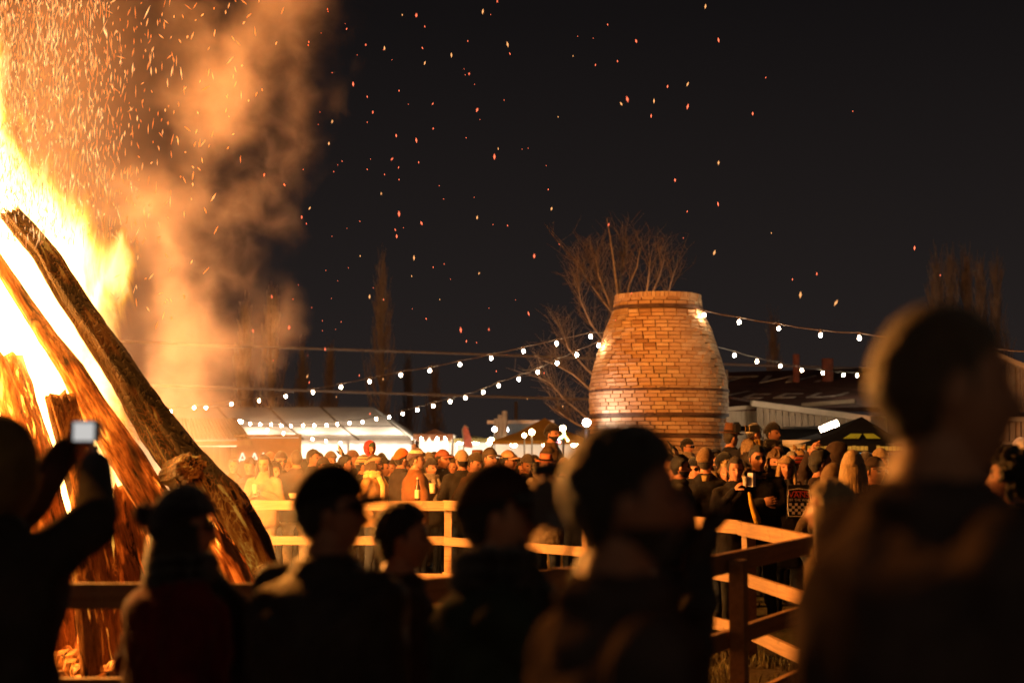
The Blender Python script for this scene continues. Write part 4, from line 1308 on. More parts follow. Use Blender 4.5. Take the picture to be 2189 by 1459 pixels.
def remesh(mb, voxel, smooth_it):
    me = mb.mesh('tmp_body', [])
    o = bpy.data.objects.new('tmp_body', me); COL.objects.link(o)
    md = o.modifiers.new('r', 'REMESH'); md.mode = 'VOXEL'; md.voxel_size = voxel
    m2 = o.modifiers.new('s', 'SMOOTH'); m2.factor = .5; m2.iterations = smooth_it
    dg = bpy.context.evaluated_depsgraph_get()
    me2 = bpy.data.meshes.new_from_object(o.evaluated_get(dg))
    bpy.data.objects.remove(o); bpy.data.meshes.remove(me)
    return me2

PEOPLE = []
def person(label, loc, height, rot, pose='pocket', yaw=0.0, pitch=0.0, jacket=(.03, .03, .035), trousers=(.03, .035, .05), skin=1.0, hat=None, hatc=(.03, .03, .03), hair='dark',
           hairstyle='short', bulk=1.08, coat=False, scarf=None, hood=None, hoodfur=None, near=False, beard=False, paint=False, gloves=None, glasses=False, group='people in the crowd', sit=False,
           band=None, pompom=False, collar=True, rough=.9, arms=None, lean=0.0, male=True, feathers=0, name='person', curl=1.0, stripes=None, plain=False):
    S = height / 1.755
    voxel = .013 if near else .024
    P_ = arms or POSES[pose]
    (le, lw), (re, rw) = P_
    sw = .19 if male else .172
    mb = MB()
    # torso: a closed stack of rings from the hem to the neck
    hem = .56 if coat else .80
    rings = [(hem, .185, .140), (hem + .02, .195, .150), (.92, .190, .145), (1.08, .178, .132), (1.22, .195, .142), (1.33, .205, .140), (1.40, .185, .120), (1.45, .120, .092), (1.49, .072, .072), (1.55, .056, .060)]
    n = 22; vs, fs = [], []
    for z, rx_, ry_ in rings:
        bk = bulk if z < 1.42 else 1
        if not male and z > 1.25 and z < 1.42: rx_ *= .92
        for k in range(n):
            a = 2 * math.pi * k / n
            c, s_ = math.cos(a), math.sin(a)
            vs.append((rx_ * bk * abs(c) ** .85 * math.copysign(1, c), ry_ * bk * abs(s_) ** .85 * math.copysign(1, s_) + lean * max(0, z - .9), z))
    for i in range(len(rings) - 1):
        for k in range(n):
            a, b = i * n + k, i * n + (k + 1) % n
            fs.append((a, b, b + n, a + n))
    fs += [tuple(range(n - 1, -1, -1)), tuple((len(rings) - 1) * n + k for k in range(n))]
    mb.add(vs, fs)
    ly = lean * .5
    caps = []
    for sx, el, wr in ((-1, le, lw), (1, re, rw)):
        sh = Vector((sx * sw, ly, 1.385)); el, wr = Vector(el), Vector(wr)
        el.y += ly; wr.y += ly
        mb.capsule(sh, el, .074 * bulk, .058 * bulk, 12); mb.capsule(el, wr, .057 * bulk, .044 * bulk, 12)
        mb.capsule(Vector((sx * .07, ly, 1.42)), sh, .06, .07 * bulk, 12)
        caps += [(sh, el, 0), (el, wr, 0)]
    caps.append((Vector((0, 0, hem + .12)), Vector((0, ly, 1.36)), 0))
    if collar: 
        for k in range(8):
            a0, a1 = k * math.pi / 4, (k + 1) * math.pi / 4
            mb.capsule((.082 * math.cos(a0), ly + .080 * math.sin(a0), 1.475), (.082 * math.cos(a1), ly + .080 * math.sin(a1), 1.475), .030, .030, 8)
    legs = []
    for sx in (-1, 1):
        if sit: hp, kn, an = (sx * .09, .02, .88), (sx * .13, .30, .84), (sx * .13, .30, .50)
        else: hp, kn, an = (sx * .092, 0, .88), (sx * .105, .012, .48), (sx * .115, -.012, .09)
        mb.capsule(hp, kn, .092, .064, 12); mb.capsule(kn, an, .063, .048, 12)
        mb.capsule((an[0], an[1] - .01, an[2] - .045), (an[0] + sx * .02, an[1] + .15, an[2] - .055), .046, .038, 10)
        legs += [(hp, kn), (kn, an)]
    me = remesh(mb, voxel, 3 if near else 2)
    nv_ = len(me.vertices)
    co = np.empty(nv_ * 3, np.float32); me.vertices.foreach_get('co', co); co = co.reshape(-1, 3)
    no = np.empty(nv_ * 3, np.float32); me.vertices.foreach_get('normal', no); no = no.reshape(-1, 3)
    sd = random.uniform(0, 50)
    amp = .017 if near else .012
    for i in range(nv_):
        x, y, z = co[i]
        if z < 1.47:
            k = mnoise.noise((x * 9 + sd, y * 9, z * 14 + .6 * math.sin(x * 20))) * amp + mnoise.noise((x * 4, y * 4 + sd, z * 5)) * amp
            co[i] += no[i] * k
    nf = len(me.polygons)
    loops = np.empty(len(me.loops), np.int32); me.loops.foreach_get('vertex_index', loops)
    ls = np.empty(nf, np.int32); me.polygons.foreach_get('loop_start', ls)
    lt = np.empty(nf, np.int32); me.polygons.foreach_get('loop_total', lt)
    faces = [tuple(int(q) for q in loops[s:s + t]) for s, t in zip(ls, lt)]
    fc = np.array([co[list(f)].mean(axis=0) for f in faces])
    dl = np.min([seg_dist(fc, a, b) for a, b in legs], axis=0)
    dj = np.min([seg_dist(fc, a, b) for a, b, _ in caps], axis=0)
    reg = np.zeros(nf, int)
    reg[(fc[:, 2] < hem + .015) & (dl < dj)] = 1
    if not sit: reg[fc[:, 2] < .095] = 3
    reg[(fc[:, 2] > 1.515) & (np.hypot(fc[:, 0], fc[:, 1] - ly) < .12)] = 2
    bpy.data.meshes.remove(me)
    body = MB()
    body.v = [tuple(p) for p in co]; body.f = faces; body.m = [int(q) for q in reg]
    H = Head(yaw, pitch, (0, .018 + ly * 1.2, 1.635))
    nu, nvv = (56, 46) if near else ((56, 46) if paint else (42, 34))
    nk = MB(); nk.capsule((0, ly - .002, 1.46), (0, .006 + ly * 1.1, 1.585), .058, .056, 12)
    body.add(nk.v, nk.f, 2)
    add_head(body, H, nu, nvv, beard, paint)
    hands = []
    for sx, el, wr in ((-1, le, lw), (1, re, rw)):
        el, wr = Vector(el), Vector(wr); el.y += ly; wr.y += ly
        d = (wr - el).normalized()
        if pose in ('pocket',) or (pose == 'cup' and sx < 0): 
            hands.append(wr); continue
        nrm = Vector((-sx, .25, .1)) if pose not in ('down',) else Vector((-sx, .2, 0))
        if pose in ('cross',): nrm = Vector((0, -1, 0))
        hand_shape(body, wr + d * .012, d, nrm, sx, curl if pose != 'down' else .45, 1.05, 8 if gloves else 2, 8 if near else 5)
        hands.append(wr + d * .085 + nrm.normalized() * .035)
    mats = [M('matte_cloth', jacket, .95, .30, 9, bump=.5, bscale=22, spec=0.0) if plain else cloth(jacket, rough), cloth(trousers), SK(skin), M_SHOE, M_EYE, M_LIP, hairm(hair), M_PAINTB, knit(gloves) if gloves else SK(skin)]
    me = bpy.data.meshes.new(name)
    me.from_pydata(body.v, [], body.f)
    for m_ in mats: me.materials.append(m_)
    me.polygons.foreach_set('material_index', body.m)
    me.polygons.foreach_set('use_smooth', [True] * len(me.polygons)); me.update()
    o = bpy.data.objects.new(name, me); COL.objects.link(o)
    o.location = loc; o.rotation_euler = (0, 0, rot); o.scale = (S, S, S)
    tag(o, label, 'person', group)
    def part(nm, vs, fs, mats_, mi=None, smooth=True):
        m2 = bpy.data.meshes.new(nm); m2.from_pydata([tuple(v) for v in vs], [], fs)
        for q in (mats_ if isinstance(mats_, list) else [mats_]): m2.materials.append(q)
        if mi: m2.polygons.foreach_set('material_index', mi)
        if smooth: m2.polygons.foreach_set('use_smooth', [True] * len(m2.polygons))
        m2.update(); p = bpy.data.objects.new(nm, m2); COL.objects.link(p); p.parent = o
        return p
    res = dict(nu=72, nv=60) if near else dict(nu=34, nv=26)
    # ---- hair
    hm = hairm(hair)
    if hairstyle == 'short' and hat not in ('hoodup',):
        def keep(d, p): return p[2] > hairline(d)
        v, f, _ = shell(H, lambda d, p: .013 + .010 * max(0, d[2]), keep, jitter=.010, seed=sd, **res); part('hair', v, f, hm)
    elif hairstyle == 'buzz':
        def keep(d, p): return p[2] > hairline(d)
        v, f, _ = shell(H, .006, keep, jitter=.002, seed=sd, **res); part('hair', v, f, hm)
    elif hairstyle in ('long', 'curly', 'bun'):
        def keep(d, p): return p[2] > (.058 if d[1] > .42 else (-.02 if d[1] > .1 else -.11)) and not (d[1] > .35 and abs(d[0]) < .55 and p[2] < .06)
        j = .03 if hairstyle == 'curly' else .010
        v, f, _ = shell(H, lambda d, p: (.035 if hairstyle == 'curly' else .016), keep, jitter=j, seed=sd, **res)
        hb = MB(); hb.add(v, f)
        if hairstyle == 'long':
            for k in range(26):
                a = R(-118 + 236 * k / 25) + math.pi * 1.5
                x0, y0 = .082 * math.cos(a), .098 * math.sin(a) - .004
                if y0 > .02 and not male: pass
                l0 = random.uniform(.22, .34)
                q0 = H((x0, y0, .02)); q1 = H((x0 * 1.18, y0 * 1.12, -.10)); q2 = Vector((q1.x * 1.1, q1.y * 1.1 + ly * .1, q1.z - l0 * .6)); 
                hb.tube([q0, q1, q1.lerp(q2, .6) + Vector((random.uniform(-.012, .012), random.uniform(-.012, .012), 0)), q2], [.016, .021, .017, .005], 6)
        if hairstyle == 'bun': hb.ball(H((0, -.105, .07)), (.045, .04, .045), 10, 7)
        part('hair', hb.v, hb.f, hm)
    # ---- hats
    hk = knit(hatc)
    if hat == 'beanie':
        def keep(d, p): return p[2] > .030 + .018 * (d[1] < 0) * 0 - .045 * max(0, -d[1]) + .012 * max(0, d[1])
        sq = lambda d, p: (p[0] * (1 + .05 * d[2]), p[1] * (1 + .03 * d[2]), p[2] + (.018 * max(0, d[2]) ** 2))
        v, f, c = shell(H, lambda d, p: .020 if p[2] < .072 else .017, keep, jitter=.004, edge=1, seed=sd, squash=sq, **res)
        mi, ml = None, [hk]
        if band or stripes:
            ml = [hk, knit(band or stripes)]
            mi = [1 if ((band and .062 < q[2] < .098) or (stripes and int((q[2] + .2) / .0165) % 2)) else 0 for q in c]
        bt = part('beanie', v, f, ml, mi)
        bt.modifiers.new('thick', 'SOLIDIFY').thickness = .008
        if pompom:
            pb = MB(); pb.ball(H((0, -.03, .178)), .034, 14, 10)
            pb.v = [tuple(Vector(q) + (Vector(q) - H((0, -.03, .178))) * .22 * mnoise.noise(Vector(q) * 90)) for q in pb.v]
            part('pompom', pb.v, pb.f, knit(tuple(min(1, q * 1.3 + .02) for q in hatc)))
    elif hat == 'cap':
        def keep(d, p): return p[2] > .040 - .03 * max(0, -d[1])
        v, f, c = shell(H, .016, keep, edge=1, squash=lambda d, p: (p[0], p[1], p[2] + .012 * max(0, d[2])), **res)
        part('cap', v, f, cloth(hatc)).modifiers.new('thick', 'SOLIDIFY').thickness = .005
        br = MB(); vs, fs = [], []
        for k in range(11):
            a = R(-66 + 132 * k / 10)
            for r0, dz in ((1.0, 0.0), (1.42, .002), (1.80, -.010)):
                rr0 = r0 if r0 == 1.0 else 1 + (r0 - 1) * (math.cos(a) ** .7)
                vs.append(H((.088 * math.sin(a) * min(rr0, 1.12), .106 * math.cos(a) * rr0, .047 + dz - .022 * math.sin(a) ** 2)))
        for k in range(10):
            for j in range(2):
                a = k * 3 + j; fs.append((a, a + 1, a + 4, a + 3))
        part('brim', vs, fs, cloth(hatc)).modifiers.new('thick', 'SOLIDIFY').thickness = .006
    elif hat in ('tophat', 'brimhat'):
        hh = .13 if hat == 'tophat' else .09
        hb = MB(); m4 = H.m @ Euler((R(-6), 0, 0)).to_matrix().to_4x4()
        t = MB(); t.lathe([(.150, .058), (.152, .064), (.100, .068), (.094, .09), (.090, .068 + hh * .8), (.086, .068 + hh), (.02, .068 + hh * 1.02)], 26, sx=.95, sy=1.12)
        hb.add([m4 @ Vector(p) for p in t.v], t.f); part('hat', hb.v, hb.f, cloth(hatc))
        t = MB(); t.lathe([(.101, .069), (.103, .072), (.099, .098), (.095, .098)], 26, sx=.95, sy=1.12)
        part('hat_band', [m4 @ Vector(p) for p in t.v], t.f, cloth((.02, .012, .01)))
    elif hat == 'furhat':
        def keep(d, p): return p[2] > (.035 if d[1] > .2 else -.07)
        v, f, c = shell(H, .034, keep, jitter=.03, edge=1, seed=sd, **res); part('fur_hat', v, f, M('fur', hatc, .95, .5, 60, bump=1, bscale=120))
    elif hat == 'ears':
        def keep(d, p): return p[2] > (.035 if d[1] > .2 else -.06)
        v, f, c = shell(H, .022, keep, jitter=.006, edge=1, seed=sd, **res); hb = MB(); hb.add(v, f)
        for sx in (-1, 1):
            t = MB(); t.lathe([(.038, 0), (.030, .03), (.004, .075)], 8, (sx * .055, 0, .125), Euler((0, sx * R(18), 0)).to_matrix(), sy=.5); hb.add([H(p) for p in t.v], t.f)
        part('eared_hat', hb.v, hb.f, knit(hatc))
    elif hat == 'headband':
        def keep(d, p): return .035 - .05 * max(0, -d[1]) < p[2] < .085 - .05 * max(0, -d[1])
        v, f, c = shell(H, .024, keep, edge=1, **res); part('headband', v, f, hk).modifiers.new('thick', 'SOLIDIFY').thickness = .006
    if feathers:
        fb_ = MB()
        for k in range(feathers):
            a = R(-55 + 110 * k / max(1, feathers - 1)) + random.uniform(-.1, .1)
            L = random.uniform(.13, .24)
            base = H((.05 * math.sin(a), -.02, .115)); dv = (H.m.to_3x3() @ Vector((math.sin(a), -.55 + .2 * random.random(), math.cos(a) * .9))).normalized()
            s_ = dv.orthogonal().normalized()
            pts = [base, base + dv * L * .5 + s_ * .022, base + dv * L, base + dv * L * .5 - s_ * .022]
            fb_.slab(pts, dv.cross(s_) * .004, k % 2)
        fb_.ball(H((0, 0, .118)), (.07, .05, .03), 10, 6, 0)
        part('feather_headdress', fb_.v, fb_.f, [cloth((.02, .018, .018)), cloth((.50, .36, .24))], fb_.m, smooth=False)
    if hood is not None:
        def keep(d, p): return not (d[1] > .52 and p[2] < .085 + .02 * (1 - d[1])) and p[2] > -.125
        v, f, c = shell(H, lambda d, p: .034 + .012 * max(0, d[2]) + .014 * max(0, -d[1]), keep, jitter=.008, edge=1, seed=sd, **res)
        hb = MB(); hb.add(v, f)
        part('hood', hb.v, hb.f, cloth(hood)).modifiers.new('thick', 'SOLIDIFY').thickness = .012
        if hoodfur:
            fr_ = MB()
            for k in range(40):
                a = R(-150 + 300 * k / 39)
                p = H((.108 * math.sin(a), .066 - .02 * abs(math.cos(a)), .012 + .128 * math.cos(a)))
                fr_.ball(p, random.uniform(.018, .03), 6, 4)
            part('fur_trim', fr_.v, fr_.f, M('fur', hoodfur, .95, .5, 60, bump=1, bscale=120))
    elif hoodfur:
        fr_ = MB()
        for k in range(44):
            a = R(360 * k / 44)
            fr_.ball((.135 * math.cos(a), ly + .115 * math.sin(a) - .03, 1.50 - .035 * math.sin(a) + random.uniform(-.008, .008)), random.uniform(.022, .036), 6, 4)
        part('fur_collar', fr_.v, fr_.f, M('fur', hoodfur, .95, .5, 60, bump=1, bscale=120))
    if scarf is not None:
        s_ = MB()
        for zz, r_ in ((1.475, .040), (1.52, .034)):
            ps = [(.098 * math.cos(R(15 * k)), ly + .010 + .095 * math.sin(R(15 * k)), zz + .012 * math.sin(R(37 * k))) for k in range(25)]
            s_.tube(ps, [r_ * (1 + .15 * math.sin(k * 1.7)) for k in range(25)], 8)
        for sx in (-.035, .045):
            s_.tube([(sx, ly + .11, 1.47), (sx * 1.2, ly + .165 * bulk, 1.36), (sx * 1.1, ly + .165 * bulk, 1.20), (sx * 1.15, .165 * bulk + ly, 1.02)], [.035, .038, .036, .03], 8)
        part('scarf', s_.v, s_.f, knit(scarf))
    if glasses:
        s_ = MB(); lens_ = MB()
        for sx in (-1, 1):
            ps = [H((sx * .033 + .025 * math.cos(R(20 * k)), .101, .010 + .020 * math.sin(R(20 * k)))) for k in range(19)]
            s_.tube(ps, .003, 5)
            s_.tube([H((sx * .058, .099, .014)), H((sx * .079, .05, .012)), H((sx * .080, -.012, .010))], .0028, 5)
            lens_.add(ps[:18], [tuple(range(18))])
        s_.tube([H((-.010, .103, .014)), H((.010, .103, .014))], .003, 5)
        part('glasses', s_.v, s_.f, M('glasses_frame', (.03, .03, .03), .15, .1, spec=.8))
        part('lens', lens_.v, lens_.f, M('lens_glass', (.05, .05, .055), .03, .0, spec=1.0))
    Wm = Matrix.Translation(loc) @ Euler((0, 0, rot)).to_matrix().to_4x4() @ Matrix.Scale(S, 4)
    info = dict(o=o, lh=Wm @ hands[0], rh=Wm @ hands[1], W=Wm, S=S, H=H)
    PEOPLE.append(info)
    return info

HEADTOP = 1.755
def crowd(label, px, py, d, rot, base=0.0, extra=0.0, **kw):
    """a person whose head top shows at a pixel of the photograph, d metres out; extra = height of a hat above the head"""
    p = at(px, py, d)
    h = p.z - base - extra
    return person(label, (p.x, d, base), h, R(rot), **kw)

# ---------------------------------------------------------------- hand-held and loose things
M_PAPER = M('paper_cup', (.62, .42, .26), .8, .1, 4)
M_BLACKP = M('black_plastic', (.012, .012, .013), .35, .2, 8, spec=.5)
M_GLASSB = M('brown_bottle', (.05, .022, .008), .1, .2, 6, spec=.8)
def cup(label, p, col=(.62, .42, .26), r=.042, h=.11):
    o = tag(empty('paper_cup', p), label, 'cup')
    mb = MB(); mb.lathe([(r * .72, -h / 2), (r * .78, -h / 4), (r, h / 2), (r * 1.06, h / 2 + .004), (r * .92, h / 2 + .003), (r * .70, -h / 2 + .01)], 16)
    mb.build('cup_body', M('paper_cup', col, .8, .1, 4), o, smooth=True)
    w = MB(); w.lathe([(r * .9, h * .30), (r * .905, h * .33)], 16); w.build('drink', M('beer', (.12, .05, .012), .2), o)
    return o
def still_camera(label, p, rz, big=True, L=.20, s=1.0):
    """a camera body with grip, prism hump and a stepped lens looking along local +Y"""
    o = tag(empty('camera', p, rz), label, 'camera')
    b = MB(); b.box((0, 0, 0), (.145 * s, .07 * s, .095 * s)); b.box((-.058 * s, .03 * s, -.004), (.032 * s, .05 * s, .085 * s)); b.box((0, 0, .062 * s), (.07 * s, .075 * s, .032 * s), taper=.7); b.build('camera_body', M_BLACKP, o)
    l = MB(); l.lathe([(.034 * s, 0), (.034 * s, L * .3), (.039 * s, L * .34), (.040 * s, L * .62), (.044 * s, L * .66), (.047 * s, L * .96), (.049 * s, L)], 18, (0, .03 * s, -.004), Euler((R(-90), 0, 0)).to_matrix()); l.build('lens_barrel', M_BLACKP, o)
    for t in (.28, .48, .64):
        r_ = MB(); r_.lathe([(.041 * s, L * t), (.0415 * s, L * t + .008)], 18, (0, .03 * s, -.004), Euler((R(-90), 0, 0)).to_matrix()); r_.build('lens_ring', M('lens_ring', (.55, .42, .22), .4, .1), o)
    return o

# ---------------------------------------------------------------- the people close to the camera
DKJ = (.055, .046, .048)
FG = 'spectators close to the camera'
p = at(1962, 636, 2.15)
f9 = person('tall short haired man in black jacket filling the right side, seen from behind', (p.x + .02, 2.15, 0), p.z - .012, R(-74), pose='rest', yaw=R(-12), plain=True, jacket=(.060, .046, .044), trousers=DKJ, hair='brown', hairstyle='buzz', near=True, bulk=1.22, group=FG, skin=.7)
p = at(1328, 888, 2.45)
f6 = person('man with thick dark hair and black jacket in profile right below the kiln', (p.x - .01, 2.45, 0), p.z - .03, R(-80), pose='rest', yaw=R(-6), plain=True, jacket=(.060, .046, .044), trousers=DKJ, hair='black', hairstyle='short', near=True, bulk=1.12, group=FG, skin=.65, beard=True, rough=.7)
p = at(1050, 994, 3.6)
f5 = person('person in dark cap holding a video camera up to the eye', (p.x, 3.6, 0), p.z - .02, R(-80), yaw=R(-6), arms=(((-.23, .24, 1.24), (-.06, .30, 1.50)), ((.25, .20, 1.20), (.07, .28, 1.46))), pose='camera', jacket=(.030, .040, .030), trousers=DKJ, hat='cap', hatc=(.045, .022, .018), hair='black', hairstyle='short', scarf=(.02, .016, .016), near=True, bulk=1.15, group=FG, male=False, curl=1.3)
p = at(716, 1000, 4.0)
f3 = person('man in dark flat cap and shiny black leather jacket before the far fence', (p.x - .02, 4.0, 0), p.z - .015, R(-36), pose='rest', yaw=R(-48), jacket=(.042, .036, .036), trousers=DKJ, hat='cap', hatc=(.012, .010, .010), hair='black', hairstyle='short', near=True, bulk=1.34, group=FG, glasses=True, rough=.5, skin=.7)
p = at(852, 1084, 4.6)
f4 = person('dark haired youth in profile between the leather jacket and the video camera', (p.x, 4.6, 0), p.z, R(-76), pose='rest', yaw=R(-10), jacket=(.045, .034, .030), trousers=DKJ, hair='black', hairstyle='short', near=True, bulk=1.08, group=FG, male=False)
p = at(385, 1034, 4.4)
f2 = person('woman in dark red coat and dark bobble beanie before the bonfire', (p.x, 4.4, 0), p.z - .035, R(-62), pose='pocket', yaw=R(-22), jacket=(.115, .014, .018), trousers=DKJ, hat='beanie', hatc=(.022, .014, .022), pompom=False, hair='dark', hairstyle='long', near=True, bulk=1.28, coat=True, scarf=(.016, .012, .014), group=FG, glasses=True, male=False)
pb = MB(); q = f2['W'] @ f2['H']((0, -.135, .055)); pb.ball(f2['H']((0, -.140, .055)), .040, 14, 10)
pb.v = [tuple(Vector(v) * (1 + .02 * mnoise.noise(Vector(v) * 80))) for v in pb.v]
pbo = pb.build('pompom', knit((.03, .02, .03)), f2['o'], smooth=True)
def inv(loc, h, rot, q):
    W_ = Matrix.Translation(loc) @ Euler((0, 0, rot)).to_matrix().to_4x4() @ Matrix.Scale(h / 1.755, 4)
    return tuple(W_.inverted() @ Vector(q))
p = at(8, 888, 4.2)
F1L = (p.x - .03, 4.2, 0)
def q1(x, y, d): return inv(F1L, p.z - .05, R(-14), at(x, y, d))
f1 = person('man in dark jacket and lit hood raising a phone at the left edge', F1L, p.z - .05, R(-14), yaw=R(-8), pitch=R(4), arms=((q1(60, 1080, 4.5), q1(140, 965, 4.62)), (q1(205, 1105, 4.2), q1(205, 995, 4.5))), pose='phone', jacket=(.040, .033, .030), trousers=DKJ, hood=(.16, .10, .04), hair='brown', hairstyle='short', near=True, bulk=1.18, group=FG)
p = at(1428, 1042, 4.7)
F7L = (p.x, 4.7, 0); F7H = p.z - .05
def q7(x, y, d): return inv(F7L, F7H, R(-62), at(x, y, d))
f7 = person('hooded person lifting a gloved hand beside the near fence', (p.x, 4.7, 0), p.z - .05, R(-62), yaw=R(-20), arms=(((-.24, .02, 1.14), (-.20, .18, .98)), (q7(1490, 1195, 4.62), q7(1512, 1140, 4.55))), pose='finger', jacket=DKJ, trousers=DKJ, hood=(.05, .045, .045), hair='dark', near=True, bulk=1.0, group=FG, gloves=(.03, .012, .012))
p = at(1785, 1030, 5.4)
f8 = person('woman with long fair hair and olive jacket beside the fence corner', (p.x, 5.4, 0), p.z, R(72), yaw=R(-6), pose='down', arms=(((-.23, .02, 1.13), (-.21, .08, .90)), ((.23, .02, 1.13), (.21, .08, .90))), jacket=(.17, .11, .045), trousers=(.03, .03, .035), hair='blond', hairstyle='long', near=True, bulk=1.0, group=FG, male=False, coat=True)
p = at(2168, 968, 6.6)
fa = person('dark haired person in black at the far right edge of the crowd', (p.x, 6.6, 0), p.z, R(60), pose='pocket', jacket=DKJ, trousers=DKJ, hair='black', hairstyle='curly', near=True, bulk=1.1, group=FG)
p = at(2106, 985, 8.5)
fb2 = person('person in patterned yellow scarf glimpsed past the tall man', (p.x, 8.5, 0), p.z, R(110), pose='pocket', jacket=(.10, .075, .02), trousers=DKJ, hair='dark', scarf=(.35, .24, .06), bulk=1.1)
# phone in the hands of the man on the left
ph = tag(empty('phone', at(181, 922, 4.55), R(-4)), 'phone with a pale glowing screen held up before the flames', 'phone')
w = MB(); w.box((0, 0, 0), (.100, .012, .070)); w.build('case', M_BLACKP, ph)
w = MB(); w.box((0, -.0075, 0), (.066, .004, .058)); w.build('screen', EM('phone_glow', (.95, .92, .88), .62), ph)
# video camera of the person in the cap
vc = tag(empty('video_camera', at(1188, 1085, 3.55), R(-86)), 'black video camera with a top microphone held up by the capped person', 'camera')
w = MB(); w.box((0, 0, 0), (.085, .16, .12)); w.box((0, -.02, .075), (.05, .10, .03)); w.build('camera_body', M_BLACKP, vc)
w = MB(); w.lathe([(.036, 0), (.036, .05), (.045, .06), (.047, .11)], 16, (0, .08, -.01), Euler((R(-90), 0, 0)).to_matrix()); w.build('lens_barrel', M_BLACKP, vc)
w = MB(); w.capsule((.0, -.06, .125), (.0, .03, .135), .024, .026, 12); w.box((0, -.03, .10), (.018, .03, .03)); w.build('microphone', M_BLACKP, vc)
w = MB(); w.lathe([(.024, 0), (.024, .05), (.030, .055)], 12, (0, -.08, .03), Euler((R(90), 0, 0)).to_matrix()); w.build('eyepiece', M_BLACKP, vc)
w = MB(); w.box((.045, .02, -.04), (.006, .10, .06)); w.build('display', M('display_glass', (.10, .10, .11), .1, .1, spec=.8), vc)
w = MB(); w.tube([(.03, .07, -.06), (.05, .03, -.16), (.04, -.06, -.22), (0, -.12, -.10)], .010, 6); w.build('strap', cloth((.05, .045, .04)), vc)
vc.scale = (.75, .75, .75)

# ---------------------------------------------------------------- the crowd along the far fence, left half
LC = 'crowd behind the far fence'
def far(label, px, py, d, rot, **kw):
    kw.setdefault('group', LC)
    return crowd(label, px, py, d, rot, **kw)
a1 = far('woman with long dark hair in pale jacket holding a paper cup behind the smoky fence', 566, 972, 17.6, 168, pose='both', jacket=(.30, .17, .09), trousers=(.34, .24, .16), hair='dark', hairstyle='long', male=False, yaw=R(6), pitch=R(-8))
far('man in dark brown jacket and pale jeans with his back to the fence', 634, 962, 18.1, 20, pose='both', jacket=(.06, .03, .016), trousers=(.40, .30, .20), hair='brown', hairstyle='buzz', bulk=1.15)
far('person in bright orange knit hat behind the long haired woman', 578, 966, 20.0, 195, hat='beanie', hatc=(.42, .09, .03), extra=.03, jacket=(.05, .03, .02))
far('man with round glasses in dark hat beside the orange knit hat', 600, 964, 19.2, 205, hat='beanie', hatc=(.05, .03, .025), extra=.03, glasses=True, jacket=(.04, .025, .018), hair='dark')
far('man with swept dark hair before the bright marquee wall', 668, 962, 20.5, 240, hair='dark', jacket=(.035, .02, .016), yaw=R(15))
far('person in grey brown beanie behind the feathered headdress', 706, 964, 20.0, 215, hat='beanie', hatc=(.12, .08, .055), extra=.03, jacket=(.05, .035, .025))
far('reveller wearing a headdress of dark and pale feathers in profile', 736, 974, 18.6, 285, feathers=9, jacket=(.03, .025, .02), hair='black', paint=True)
far('person in brown knit hat directly left of the child in red', 752, 962, 20.6, 250, hat='beanie', hatc=(.16, .075, .04), extra=.03, jacket=(.045, .03, .022))
far('person in striped knit beanie left of the woman with the pale scarf', 775, 972, 18.4, 275, hat='beanie', hatc=(.05, .04, .04), stripes=(.42, .27, .13), extra=.03, jacket=(.05, .04, .03))
far('woman in glasses and headband with a pale yellow scarf', 797, 972, 17.6, 250, hat='headband', hatc=(.32, .22, .13), scarf=(.62, .40, .15), jacket=(.30, .16, .055), hair='brown', hairstyle='long', glasses=True, male=False, pose='pocket', yaw=R(12), extra=.008)
far('adult with curly dark hair carrying the child in red', 818, 980, 18.8, 250, hair='black', hairstyle='curly', jacket=(.02, .018, .018), extra=.02)
pc = at(790, 935, 19.0)
child = person('small child in red hooded jacket and green hat riding on shoulders', (pc.x, 19.0, pc.z - 1.17), 1.10, R(215), pose='lean', sit=True, jacket=(.48, .035, .045), trousers=(.04, .04, .06), hood=(.50, .035, .045), hat='beanie', hatc=(.035, .06, .03), group=LC, yaw=R(10), pitch=R(-6))
far('man under a child on shoulders in a grey cap', 792, 986, 19.0, 215, hat='cap', hatc=(.07, .06, .055), jacket=(.05, .04, .035), extra=.015)
far('person facing away in a plain bright orange beanie', 857, 958, 18.6, 300, hat='beanie', hatc=(.62, .13, .02), extra=.03, jacket=(.04, .03, .028), yaw=R(10))
a2 = far('bearded man in brown jacket wearing a bobble hat with a white lettered band', 888, 958, 17.4, 290, hat='beanie', hatc=(.085, .05, .06), band=(.60, .45, .32), pompom=True, extra=.03, jacket=(.16, .062, .022), scarf=None, beard=False, hair='brown', pose='both', yaw=R(-18), bulk=1.18)
far('person in pale grey beanie before the glowing stall', 916, 966, 20.2, 200, hat='beanie', hatc=(.20, .16, .13), extra=.03, jacket=(.05, .04, .035))
far('person in dark knit hat beside the bobble hat man', 920, 978, 18.6, 225, hat='beanie', hatc=(.04, .03, .03), extra=.03, jacket=(.05, .04, .035), scarf=(.25, .20, .16))
far('man in cap with a head torch strapped over it', 944, 962, 18.8, 250, hat='cap', hatc=(.25, .08, .05), extra=.012, jacket=(.04, .033, .028), yaw=R(-10))
far('person facing away in a tall beige beanie', 988, 962, 18.3, 20, hat='beanie', hatc=(.36, .24, .15), extra=.03, jacket=(.028, .024, .022), bulk=1.2)
far('person in dark olive beanie bowing beside the red faced man', 1014, 966, 18.2, 235, hat='beanie', hatc=(.06, .045, .028), extra=.03, jacket=(.10, .05, .025), pitch=R(-18))
far('man in dark baseball cap with a fire reddened face', 1046, 958, 17.9, 205, hat='cap', hatc=(.06, .045, .035), extra=.014, jacket=(.03, .027, .026), yaw=R(25))
